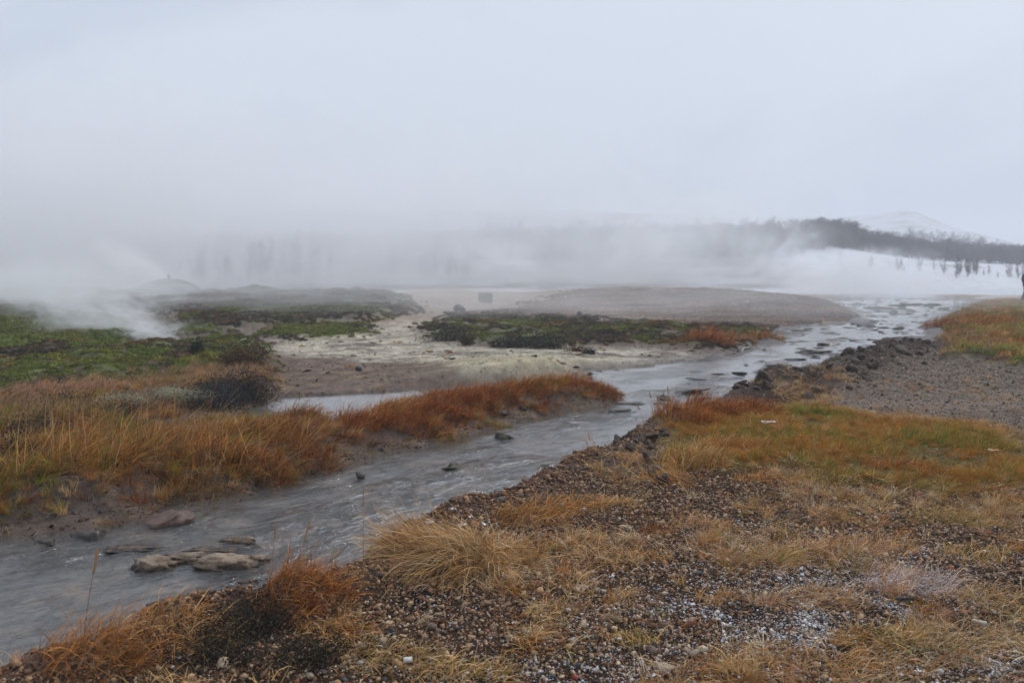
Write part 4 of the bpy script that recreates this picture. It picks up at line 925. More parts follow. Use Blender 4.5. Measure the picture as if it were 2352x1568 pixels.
# sinter ledge in the near stream: crusted lumps with a dark undercut
ICO[4] = make_ico(4)
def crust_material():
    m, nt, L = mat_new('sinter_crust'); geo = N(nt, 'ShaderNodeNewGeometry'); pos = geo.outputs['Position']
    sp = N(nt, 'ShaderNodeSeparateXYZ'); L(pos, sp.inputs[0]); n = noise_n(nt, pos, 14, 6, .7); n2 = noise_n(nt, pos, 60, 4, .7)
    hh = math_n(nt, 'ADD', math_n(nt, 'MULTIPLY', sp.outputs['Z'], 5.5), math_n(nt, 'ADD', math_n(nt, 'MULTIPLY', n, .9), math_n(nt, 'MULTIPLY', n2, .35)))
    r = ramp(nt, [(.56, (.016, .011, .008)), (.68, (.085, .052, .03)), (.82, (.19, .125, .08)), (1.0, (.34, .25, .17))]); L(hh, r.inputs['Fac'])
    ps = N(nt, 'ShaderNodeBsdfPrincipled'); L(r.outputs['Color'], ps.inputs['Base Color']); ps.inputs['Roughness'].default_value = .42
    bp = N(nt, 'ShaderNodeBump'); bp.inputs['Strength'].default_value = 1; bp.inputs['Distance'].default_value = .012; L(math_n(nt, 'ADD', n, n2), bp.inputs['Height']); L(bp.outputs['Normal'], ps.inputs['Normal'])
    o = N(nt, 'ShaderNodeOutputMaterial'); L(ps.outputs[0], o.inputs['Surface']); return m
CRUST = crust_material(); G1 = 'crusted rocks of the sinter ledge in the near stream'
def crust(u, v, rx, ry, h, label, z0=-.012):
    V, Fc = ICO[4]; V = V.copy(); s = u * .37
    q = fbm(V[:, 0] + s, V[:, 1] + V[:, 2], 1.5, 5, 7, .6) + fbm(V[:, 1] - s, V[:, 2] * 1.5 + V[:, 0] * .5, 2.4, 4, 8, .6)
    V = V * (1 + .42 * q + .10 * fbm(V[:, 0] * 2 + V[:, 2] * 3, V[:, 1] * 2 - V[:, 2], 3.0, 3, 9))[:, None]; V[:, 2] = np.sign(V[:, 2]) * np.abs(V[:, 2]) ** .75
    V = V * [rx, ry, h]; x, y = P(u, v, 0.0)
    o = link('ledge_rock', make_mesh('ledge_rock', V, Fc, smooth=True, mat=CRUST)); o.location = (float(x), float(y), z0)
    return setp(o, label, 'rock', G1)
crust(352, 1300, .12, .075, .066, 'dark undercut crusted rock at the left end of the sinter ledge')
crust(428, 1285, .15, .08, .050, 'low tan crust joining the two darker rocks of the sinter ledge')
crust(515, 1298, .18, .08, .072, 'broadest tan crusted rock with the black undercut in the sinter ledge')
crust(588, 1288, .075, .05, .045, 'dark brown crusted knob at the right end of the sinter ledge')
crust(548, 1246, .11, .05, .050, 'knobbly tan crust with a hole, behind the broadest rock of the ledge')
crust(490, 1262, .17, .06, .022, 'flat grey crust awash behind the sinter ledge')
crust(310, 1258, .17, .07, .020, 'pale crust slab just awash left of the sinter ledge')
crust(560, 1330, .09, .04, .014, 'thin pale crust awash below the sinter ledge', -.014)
stone(140, 1452, .07, (1.5, .8, .2), smat('white_sinter', (.50, .46, .40), rough=.35, scale=12, bump=.006), 'small white stone lying under the water at lower left', z=-.04)
# mossy rocks on the right waterline
G2 = 'dark mossy rocks along the right waterline'
MOSSY = smat('mossy_rock', (.085, .080, .05), col2=(.03, .03, .022), rough=.6, scale=25, bump=.012)
for (u, v, s, l) in [(1232, 1088, .13, 'mossy dark rock jutting from the stony bank into the stream'), (1298, 1050, .10, 'low greenish rock in the water off the stony bank'), (1248, 1048, .06, 'small greenish rock in the water left of the low one'),
                     (1375, 1045, .11, 'dark rounded rock at the waterline below the big clod'), (1460, 985, .14, 'dark crusted rock at the stream corner'), (1150, 1108, .06, 'small brown rock beside the stony bank'),
                     (1395, 1012, .07, 'small dark rock left of the stream corner'), (1150, 985, .12, 'flat mossy rock in the shallows below the strip'), (1040, 1052, .1, 'low mossy rock in mid stream')]:
    stone(u, v, s * .8, (1.6, .9, .5), MOSSY, l, G2, sub=3, z=-.015, sink=.5, rough=.16)
G3 = 'dark mud stones in the wide far bend'
fb = [(1535, 902, .22), (1580, 888, .22), (1520, 912, .16), (1690, 905, .20), (1440, 912, .18), (1420, 925, .15), (1620, 882, .1), (1742, 868, .14), (1860, 842, .15), (1868, 800, .35), (1780, 828, .25), (1900, 782, .3), (1690, 795, .3), (1700, 845, .18), (1745, 842, .2), (1990, 742, .5), (1600, 858, .12), (1830, 815, .2), (1905, 848, .25), (2035, 782, .3), (1645, 812, .2)]
fb_s = sorted(fb)
for (u, v, s) in fb:
    stone(u, v, s * .75, (1.9, 1.0, .30), GREYM, ordinal(fb_s.index((u, v, s))) + ' dark mud stone from the left breaking the water of the wide bend', G3, name='mud_stone', sub=3, z=-.02, sink=.5, rough=.13)
# rubble ridge by the path
G4 = 'earth clods of the dark rubble bank by the gravel path'
r = np.random.default_rng(31); clods = [rock_mesh('earth_clod', r, 2, 12, (1, .8, .65), RUBM, .20) for _ in range(8)]
B2 = BERM2
for i in range(295):
    t = r.random() * (len(B2) - 1); k = int(t); p = B2[k] * (1 - t + k) + B2[k + 1] * (t - k)
    x, y = p[0] + r.normal(0, .34), p[1] + r.normal(0, .5); s = r.lognormal(-3.1, .5)
    o = link('earth_clod', clods[i % 8]); o.location = (x, y, float(height(np.array([x]), np.array([y]))[0]) + s * .25); o.scale = (s * 1.2, s, s); o.rotation_euler = (r.normal(0, .4), r.normal(0, .4), r.random() * 6)
    setp(o, 'dark earth clod heaped on the rubble bank beside the gravel path', 'clod', G4)
stone(2035, 812, .20, (1.6, .9, .5), RUBM, 'largest dark clod at the far end of the rubble bank', sub=3, cat='clod', name='earth_clod', rough=.06)
stone(2090, 803, .22, (1.5, .7, .3), RUBM, 'flat dark clod tipped at the far end of the rubble bank', sub=3, cat='clod', name='earth_clod')
# stony near berm: plate-like brown chips and larger lumps
G5 = 'brown stone chips along the near stream bank'
chips = [rock_mesh('stone_chip', r, 2, 9, (1, .75, .35), (MUDM, BROWN, MUDM, smat('grey_chip', (.13, .11, .10), rough=.7, scale=40, frost=.3))[q % 4], .05) for q in range(12)]
for i in range(290):
    t = r.random() ** .8 * (len(BERM) - 2.2) + 1.0; k = int(t); p = BERM[k] * (1 - t + k) + BERM[min(k + 1, len(BERM) - 1)] * (t - k)
    x, y = p[0] + r.normal(-.02, .13), p[1] + r.normal(0.04, .17); s = r.lognormal(-3.75, .38)
    xa, ya = np.array([x]), np.array([y])
    if masks(xa, ya)['sw'][0] < -.02: continue
    o = link('stone_chip', chips[i % 12]); o.location = (x, y, float(height(xa, ya)[0]) + s * .2); o.scale = (s * 1.2, s, s); o.rotation_euler = (r.normal(0, .35), r.normal(0, .35), r.random() * 6)
    setp(o, 'brown flat stone chip on the crumbly stream bank', 'stone chip', G5)
G6 = 'brown crumbly lumps on the bank near the stream corner'
for i in range(60):
    x, y = P(r.uniform(1370, 1530), r.uniform(1000, 1110), .12); s = r.lognormal(-3.1, .35)
    xa, ya = np.array([x]), np.array([y])
    if masks(xa, ya)['sw'][0] < .02: continue
    o = link('earth_lump', clods[i % 8]); o.location = (float(x), float(y), float(height(xa, ya)[0]) + s * .2); o.scale = (s * 1.2, s, s * .8); o.rotation_euler = (r.normal(0, .4), r.normal(0, .4), r.random() * 6)
    setp(o, 'brown crumbly lump on the bank below the stream corner', 'clod', G6)
G7 = 'frost covered flakes on the stony bank'
for i, (u, v, l) in enumerate([(1078, 1216, 'white frosted flake topping the stony bank, beside the orange straw'), (1062, 1232, 'frosted flake lying under the topmost white one'), (1108, 1222, 'frosted plate at the left foot of the orange straw tussock'),
        (1118, 1240, 'small white frosted plate nearest the orange straw'), (1040, 1212, 'thin frosted plate left of the topmost white flake'), (928, 1255, 'white flake at the top of the left frosted cluster'), (905, 1268, 'broad grey white plate in the middle of the left frosted cluster'),
        (940, 1268, 'frosted plate at the right of the left cluster'), (915, 1284, 'frosted plate lowest in the left cluster'), (1024, 1190, 'greyish frosted stone up the stony bank'), (985, 1240, 'tilted grey flake with a white face between the clusters')]):
    stone(u, v, .028, (1.4, .8, .3), FLAKE, l, G7, name='frosted_flake', rough=.08, cat='stone flake')
stone(95, 1518, .03, (1.2, .9, .8), RUST, 'bright rust red stone at the bottom left bank edge')
stone(668, 1535, .026, (1, 1, .8), OCHRE, 'round ochre stone in the dark hollow at the bottom')
stone(405, 1405, .04, (1.3, .9, .6), FLAKE, 'white frosted stone on the bank above the straw tussock')
stone(1510, 1372, .022, (.9, .8, 1.2), DARKS, 'blue black pebble standing out in the middle of the gravel')
stone(1310, 1530, .018, (1.1, .9, .7), DARKS, 'dark pebble in the gravel near the bottom edge')
stone(1322, 1576, .014, (1.1, .9, .8), smat('red_pebble', (.38, .05, .04), rough=.6), 'small red pebble at the bottom edge of the gravel')
stone(1335, 1365, .03, (1.6, .8, .5), smat('tan_pebble', (.42, .34, .25), rough=.7, frost=.4), 'pale tan stone on the upper part of the gravel')
stone(1240, 1375, .026, (1.2, .9, .5), OCHRE, 'tan flat pebble left of the pale tan stone')
stone(830, 1480, .035, (1.5, .8, .5), smat('purple_stone', (.12, .06, .06), rough=.5, frost=.5), 'purplish frosted stone in the dark hollow')
stone(1530, 1555, .045, (1.4, .9, .3), smat('tan_pebble', None), 'flat tan stone half buried in gravel by the bottom edge')
G8 = 'larger pebbles lying in the gravel'
pebs = [rock_mesh('large_pebble', r, 2, 8, (1, .85, .65), (BROWN, smat('tan_pebble', None), DARKS, smat('grey_pebble', (.20, .17, .145), rough=.7, frost=.5), OCHRE, BROWN)[q % 6], .04) for q in range(12)]
for i in range(170):
    x, y = P(r.uniform(900, 2340), r.uniform(1180, 1600), .1); x = float(x); y = float(y)
    if i > 110: x, y = P(r.uniform(560, 900), r.uniform(1440, 1600), .1); x = float(x); y = float(y)
    xa, ya = np.array([x]), np.array([y]); s = r.lognormal(-4.25, .28)
    if masks(xa, ya)['sw'][0] < .15: continue
    o = link('large_pebble', pebs[(i * 7) % 12]); o.location = (x, y, float(height(xa, ya)[0]) + s * .4); o.scale = (s * 1.15, s, s); o.rotation_euler = (r.normal(0, .4), r.normal(0, .4), r.random() * 6)
    setp(o, 'larger pebble lying among the fine gravel of the right bank', 'pebble', G8)

# ------------------------------------------------------------------ litter
def rod(name, u, v, ln, rad, az, mat, label, cat, dz=.012, tilt=.05, seg=10):
    t = np.linspace(0, 6.2832, seg, endpoint=False); r_ = np.random.default_rng(int(u))
    V = []
    for s, q in ((-.5, .75), (-.46, 1), (0, .96), (.46, 1), (.5, .8)):
        V += [(s * ln, math.cos(a) * rad * q, math.sin(a) * rad * q + .08 * rad * r_.normal()) for a in t]
    V += [(-.5 * ln, 0, 0), (.5 * ln, 0, 0)]; V = np.array(V)
    Q = [(k * seg + i, k * seg + (i + 1) % seg, (k + 1) * seg + (i + 1) % seg, (k + 1) * seg + i) for k in range(4) for i in range(seg)]
    T = [(5 * seg, (i + 1) % seg, i) for i in range(seg)] + [(5 * seg + 1, 4 * seg + i, 4 * seg + (i + 1) % seg) for i in range(seg)]
    x, y, z = place_z(u, v, .1); o = link(name, make_mesh(name, V, [np.array(Q), np.array(T)], smooth=True, mat=mat)); o.location = (x, y, z + dz + rad); o.rotation_euler = (0, tilt, az)
    return setp(o, label, cat)
rod('white_cap', 937, 1541, .034, .011, .2, WHITE, 'small white plastic cap on the straw at the bottom edge', 'bottle cap')
rod('paper_stub', 2249, 1448, .055, .008, -.5, plain_material('pale_stub', (.55, .50, .40), .7), 'pale paper stub lying in the frosty straw at lower right', 'stub', .02)
rod('charred_stick', 2090, 1386, .17, .008, .25, plain_material('charred', (.02, .02, .024), .7), 'black charred stick lying in the straw at lower right', 'stick', .01)
def scrap(u, v, w, h, mat, label, name):
    r_ = np.random.default_rng(int(u + v)); n = 5; X, Y = np.meshgrid(np.linspace(-.5, .5, n), np.linspace(-.5, .5, 4))
    top = np.stack([X * w, Y * h + .1 * h * r_.normal(0, 1, X.shape), .004 + .12 * h * r_.normal(0, 1, X.shape)], -1).reshape(-1, 3); bot = top - [0, 0, .002]
    f = grid_faces(4, n); x, y, z = place_z(u, v, .12)
    o = link(name, make_mesh(name, np.concatenate([top, bot]), np.concatenate([f, f[:, ::-1] + 20]), mat=mat)); o.location = (x, y, z + .03); o.rotation_euler = (0, 0, -.1)
    return setp(o, label, 'litter')
scrap(1765, 984, .14, .05, WHITE, 'white paper scrap on the mud beside the orange grass', 'paper_scrap')
scrap(2283, 1051, .09, .04, plain_material('orange_scrap', (.55, .25, .10), .6), 'orange scrap on the grass near the right edge', 'orange_scrap')

# ------------------------------------------------------------------ tall single grass stems with seed heads
STEMM = plain_material('dry_stem', (.30, .17, .08), .7, 40, .3); HEADM = plain_material('seed_head', (.36, .20, .10), .8, 60, .4)
def tube(pts, rads, seg=5):
    pts = np.array(pts, float); n = len(pts); V = []; 
    tg = np.gradient(pts, axis=0); tg /= np.linalg.norm(tg, axis=1)[:, None] + 1e-9
    a = np.cross(tg, [0.3, .9, .2]); a /= np.linalg.norm(a, axis=1)[:, None] + 1e-9; b = np.cross(tg, a)
    th = np.linspace(0, 6.2832, seg, endpoint=False)
    V = (pts[:, None] + (a[:, None] * np.cos(th)[None, :, None] + b[:, None] * np.sin(th)[None, :, None]) * np.array(rads)[:, None, None]).reshape(-1, 3)
    Q = np.array([(k * seg + i, k * seg + (i + 1) % seg, (k + 1) * seg + (i + 1) % seg, (k + 1) * seg + i) for k in range(n - 1) for i in range(seg)])
    return V, Q
def join(lst):
    V = []; Q = []; k = 0
    for v, q in lst: V.append(v); Q.append(q + k); k += len(v)
    return np.concatenate(V), np.concatenate(Q)
def stem(u0, v0, u1, v1, label, bow=.03, r0=.0019, head=True, zb=None, col=None):
    x, y, z = place_z(u0, v0, .12)
    d = math.hypot(x, y); L_ = (v0 - v1) / F * y * 1.05; dx = (u1 - u0) / F * y
    root = bpy.data.objects.new('tall_grass', None); COL.objects.link(root); root.location = (x, y, z); setp(root, label, 'tall grass', 'tall single stems of grass')
    t = np.linspace(0, 1, 9); pts = np.stack([dx * t ** 1.3 + bow * np.sin(np.pi * t), 0 * t, L_ * t], -1)
    v, q = tube(pts, r0 * (1 - .55 * t)); link('stalk', make_mesh('stalk', v, q, smooth=True, mat=STEMM), root)
    if head:
        k = 7; rr = np.random.default_rng(int(u0)); ls = []
        t2 = np.linspace(.74, 1.0, 6); p2 = np.stack([dx * t2 ** 1.3 + bow * np.sin(np.pi * t2), 0 * t2, L_ * t2], -1)
        ls.append(tube(p2, r0 * np.array([.8, 2.0, 2.3, 2.0, 1.5, .4]), 6))
        for j in range(14):
            p = p2[rr.integers(0, 5)]; dirn = np.array([rr.normal(0, .5), rr.normal(0, .5), 1.0]); dirn /= np.linalg.norm(dirn)
            ls.append(tube([p, p + dirn * .006, p + dirn * .014], [r0 * .5, r0 * 1.2, .0002], 4))
        v, q = join(ls); link('seed_head', make_mesh('seed_head', v, q, smooth=True, mat=HEADM), root)
    return root
stem(192, 1495, 238, 1262, 'tall reddish grass stem in front of the stream at lower left', .0, .0026)
stem(835, 1300, 838, 1135, 'dark upright grass stem in front of the stream, right of centre left', .0, .0018)
stem(650, 1420, 720, 1210, 'leaning grass stem above the rust tussock, topmost', .01)
stem(612, 1400, 640, 1235, 'thin grass stem left of the leaning one', .01)
stem(690, 1400, 800, 1290, 'short grass stem leaning far right over the water', .01, .0018)
stem(1160, 1450, 1145, 1350, 'single straw standing in the gravel right of the straw tussock', -.01, .0022, False)
stem(2095, 1180, 2135, 1100, 'lone straw rising from the flattened grass at right', .01, .0022, False)
stem(1570, 1190, 1568, 1100, 'thin straw upright before the arched straw tussock', .0, .0018, False)
for i, (a, b, c, d_, l) in enumerate([(1500, 985, 1490, 925, 'first dark reed from the left at the stream corner'), (1512, 985, 1508, 935, 'second dark reed from the left at the stream corner'), (1520, 985, 1524, 922, 'third dark reed from the left at the stream corner'), (1535, 980, 1532, 915, 'rightmost dark reed at the stream corner'), (1480, 985, 1462, 938, 'dark reed leaning left over the water at the stream corner')]):
    stem(a, b, c, d_, l, .0, .0028)
stem(255, 745, 268, 718, 'single bent grass stem in front of the steam at the left', -.15, .008, False)

# ------------------------------------------------------------------ heather and heath bushes
TWIG = plain_material('dark_twig', (.035, .025, .02), .8)
def bush(u, v, R, H, n, cols, label, twigs=40, leaf=.010, z=None, cat='heather bush'):
    r = np.random.default_rng(int(u + v * 3)); x, y, z = place_z(u, v, .15)
    root = bpy.data.objects.new('heather_bush', None); COL.objects.link(root); root.location = (x, y, z - .02); setp(root, label, cat)
    ls = []; P3 = []
    for i in range(twigs):
        a = r.random() * 6.28; q = math.sqrt(r.random()); tip = np.array([math.cos(a) * R * q, math.sin(a) * R * q * .8, H * (1 - .55 * q * q) * r.uniform(.6, 1.1)])
        b = np.array([tip[0] * .35, tip[1] * .35, 0]); mid = (b + tip) / 2 + r.normal(0, .08, 3) * R; 
        pts = np.array([b, mid, tip]); t = np.linspace(0, 1, 5)[:, None]; pts = (1 - t) ** 2 * b + 2 * t * (1 - t) * mid + t * t * tip
        ls.append(tube(pts, np.linspace(.0045, .0015, 5) * (R / .2) ** .3, 4)); P3.append(pts)
    v_, q_ = join(ls); tw = link('twigs', make_mesh('twigs', v_, q_, smooth=True, mat=TWIG), root)
    k = r.integers(0, twigs, n); t = r.uniform(.25, 1.0, n); P3 = np.array(P3)
    ti = (t * 4).clip(0, 3.999); i0 = ti.astype(int); fr = (ti - i0)[:, None]
    p = P3[k, i0] * (1 - fr) + P3[k, i0 + 1] * fr + r.normal(0, .035 * R / .2, (n, 3))
    a = r.normal(0, 1, (n, 3)); a /= np.linalg.norm(a, axis=1)[:, None]; b = np.cross(a, r.normal(0, 1, (n, 3))); b /= np.linalg.norm(b, axis=1)[:, None]
    s = leaf * r.uniform(.6, 1.4, (n, 1))
    V = np.stack([p - a * s, p + b * s * .45, p + a * s, p - b * s * .45], 1).reshape(-1, 3)
    C = np.repeat(np.array(cols)[r.integers(0, len(cols), n)] * r.uniform(.6, 1.3, (n, 1)), 4, 0)
    lf = link('foliage', make_mesh('foliage', V, np.arange(4 * n).reshape(-1, 4), C, {'frost': ('FLOAT', np.full(4 * n, .25, np.float32))}, mat=MAT_HEATH), root)
    return root
DK = [(.035, .035, .028), (.05, .035, .025), (.025, .028, .025), (.06, .06, .05)]
bush(560, 900, .45, .40, 5000, DK + [(.09, .045, .025)], 'dark brown heath bush at the right end of the left bank', 60, .014)
bush(490, 915, .50, .30, 5000, [(.045, .05, .05), (.07, .08, .085), (.03, .03, .03)], 'blue black frosted heath bush beside the frosted moss cushion', 60, .013)
bush(455, 838, .16, .34, 1200, [(.02, .03, .018), (.03, .04, .022)], 'small dark evergreen sprig standing on the moss', 20, .014)
bush(560, 855, .40, .36, 3500, [(.10, .05, .03), (.05, .035, .025), (.14, .07, .04)], 'reddish brown heath bush behind the dark one', 50, .014)
bush(575, 1440, .24, .17, 4200, [(.03, .022, .015), (.05, .035, .02), (.035, .035, .02)], 'dark brown heather with bare twigs at the near stream bank', 60, .006)
bush(500, 1500, .22, .12, 3500, [(.03, .025, .018), (.06, .045, .03), (.05, .05, .03)], 'low dark heather at the bottom left of the bank', 50, .006)
bush(700, 1510, .22, .10, 3500, [(.028, .022, .015), (.05, .03, .02), (.04, .045, .02)], 'low dark heather along the bottom edge by the ochre stone', 50, .006)
bush(650, 945, .12, .08, 500, [(.05, .06, .025), (.03, .03, .02)], 'little dark plant standing in the pool', 14, .012)
bush(95, 1010, .34, .22, 2600, DK + [(.09, .06, .04)], 'dark wiry heather patch in the tangle near the left edge', 50, .009)
bush(150, 955, .30, .20, 2000, DK + [(.10, .06, .04)], 'dark heather patch under the pale grass crest', 50, .010)
bush(250, 960, .34, .20, 2200, [(.04, .05, .03), (.09, .06, .04), (.05, .035, .03)], 'brown green heather below the white frosted cushion', 50, .010)
bush(330, 985, .28, .16, 1800, [(.04, .05, .025), (.05, .035, .03)], 'dark heather at the edge of the small pool', 40, .010)
bush(30, 1070, .26, .18, 1600, DK, 'dark heather gap in the orange grass at the left edge', 40, .009)
bush(1690 - 520, 790, .5, .3, 2500, DK, 'dark heath shrub at the front of the moss island, left of centre', 40, .02)
bush(1265, 792, .6, .32, 2600, DK, 'dark heath shrub at the front of the moss island, in its middle', 40, .02)
bush(1025, 775, .7, .28, 2600, DK, 'dark heath shrub at the left end of the moss island', 40, .02)
bush(1075, 785, .25, .3, 900, [(.10, .05, .03), (.05, .035, .025)], 'brown heath sprig on the sinter at the moss island', 20, .02)
bush(1350, 805, .18, .12, 500, DK, 'small dark plant alone on the sinter below the moss island', 14, .02)
bush(1320, 800, .22, .14, 600, [(.16, .10, .03), (.10, .05, .03)], 'small orange plant on the sinter below the moss island', 14, .02)
# bare curved twigs of the near heather
def twig(u, v, pts, label):
    x, y, z = place_z(u, v, .15); vq = [tube(np.array(p) * .01, np.linspace(.0032, .0012, len(p)), 5) for p in pts]
    vv, q = join(vq); o = link('bare_twig', make_mesh('bare_twig', vv, q, smooth=True, mat=TWIG)); o.location = (x, y, z); return setp(o, label, 'twig')
twig(545, 1440, [[(2, 0, 0), (0, 0, 6), (-3, 0, 9), (-8, 0, 13), (-11, 0, 17)], [(-3, 0, 9), (-6, 0, 9.5), (-12, 0, 8.5)], [(-5, 0, 11), (-3, 0, 13), (-1, 0, 12)], [(1, 0, 4), (-3, 0, 5), (-9, 0, 4)]], 'bare black forked twig reaching left over the water')
twig(580, 1440, [[(0, 0, 0), (-1, 0, 7), (-2.5, 0, 11), (-1, 0, 14), (1.5, 0, 17)], [(-2.5, 0, 11), (-3.5, 0, 13)]], 'bare black hooked twig right of the forked one')
twig(1140, 1170, [[(0, 0, 0), (-4, 0, 3), (-7, 0, 6)], [(-2, 0, 1.5), (0, 0, 5), (1.5, 0, 8)], [(-6, 0, 0), (-10, 0, 2)]], 'small bare twig lying on the stony bank at the waterline')
# cushion of frosted moss on the left bank
def cushion(u, v, rx, ry, h, label):
    x, y, z = place_z(u, v, .2); r = np.random.default_rng(int(u)); V, Fc = ICO[3]; nn = fbm(V[:, 0], V[:, 1], 2.0, 4, u) 
    V = V * (1 + .6 * nn[:, None]) * [rx, ry, h]; base = link('moss_cushion', make_mesh('moss_cushion', V, Fc, smooth=True, mat=plain_material('moss_body', (.12, .11, .06), .9, 20)))
    base.location = (x, y, z); setp(base, label, 'moss cushion')
    n = 5000; i = r.integers(0, len(V), n); d = V[i] / np.linalg.norm(V[i], axis=1)[:, None]; p = V[i] + r.normal(0, .035, (n, 3)); k = p[:, 2] > 0; p = p[k]; n = len(p)
    a = r.normal(0, 1, (n, 3)); a /= np.linalg.norm(a, axis=1)[:, None]; b = np.cross(a, r.normal(0, 1, (n, 3))); b /= np.linalg.norm(b, axis=1)[:, None]; s = .011
    VV = np.stack([p - a * s, p + b * s * .6, p + a * s], 1).reshape(-1, 3); C = np.repeat(np.array([(.38, .40, .26), (.50, .50, .38), (.22, .22, .11), (.30, .20, .13)])[r.integers(0, 4, n)], 3, 0)
    t = link('moss_tips', make_mesh('moss_tips', VV, np.arange(3 * n).reshape(-1, 3), C, {'frost': ('FLOAT', np.full(3 * n, .75, np.float32))}, mat=MAT_HEATH), base); t['kind'] = 'stuff'
cushion(385, 905, .42, .28, .12, 'pale green frosted moss cushion on top of the left bank')
cushion(275, 925, .30, .25, .12, 'small white frosted moss cushion left of the pale green one')

# ------------------------------------------------------------------ concrete block, dome mound with pipe
def box_mesh(name, sx, sy, sz, mat, bev=.04):
    import bmesh
    bm = bmesh.new(); bmesh.ops.create_cube(bm, size=1.0)
    for v in bm.verts: v.co = Vector((v.co.x * sx, v.co.y * sy, v.co.z * sz + sz / 2))
    bmesh.ops.bevel(bm, geom=bm.edges[:], offset=bev, segments=2, affect='EDGES')
    me = bpy.data.meshes.new(name); bm.to_mesh(me); bm.free(); me.materials.append(mat); return me
x, y, z = place_z(1115, 686, .5)
root = bpy.data.objects.new('well_box', None); COL.objects.link(root); root.location = (x, y, z - .05); root.rotation_euler = (0, 0, .15)
setp(root, 'weathered square box standing on the grey flat in the mist', 'box')
wd = 30 * y / F; WD = plain_material('weathered_box', (.085, .075, .065), .8, 3)
link('box_body', box_mesh('box_body', wd, wd * .9, wd * .72, WD), root)
lid = link('lid', box_mesh('lid', wd * 1.05, wd * .95, wd * .07, plain_material('box_lid', (.11, .10, .09), .7, 3), .02), root); lid.location = (0, 0, wd * .722)
yy = 50.0; x = (390 - CU) / F * yy; g = float(height(np.array([x]), np.array([yy]))[0])
root = bpy.data.objects.new('dome_mound', None); COL.objects.link(root); root.location = (x, yy, g - .1); setp(root, 'low grey dome mound with a short vent pipe on top, in the steam', 'mound')
V, Fc = ICO[3]; V = V.copy(); nn = .5 * fbm(V[:, 0] + 5, V[:, 1] + V[:, 2], 1.9, 5, 3); V[:, 2] = np.sign(V[:, 2]) * np.abs(V[:, 2]) ** 1.15
link('dome', make_mesh('dome', V * (1 + .12 * nn[:, None]) * [1.9, 1.6, .85], Fc, smooth=True, mat=plain_material('dome_earth', (.085, .075, .06), .9, 2)), root)
v_, q_ = tube([(0, 0, .7), (0, 0, 1.0), (0, 0, 1.02), (0, 0, 1.08)], [.09, .08, .10, .09], 10); link('pipe', make_mesh('pipe', v_, q_, smooth=True, mat=plain_material('pipe', (.10, .09, .08), .6)), root)

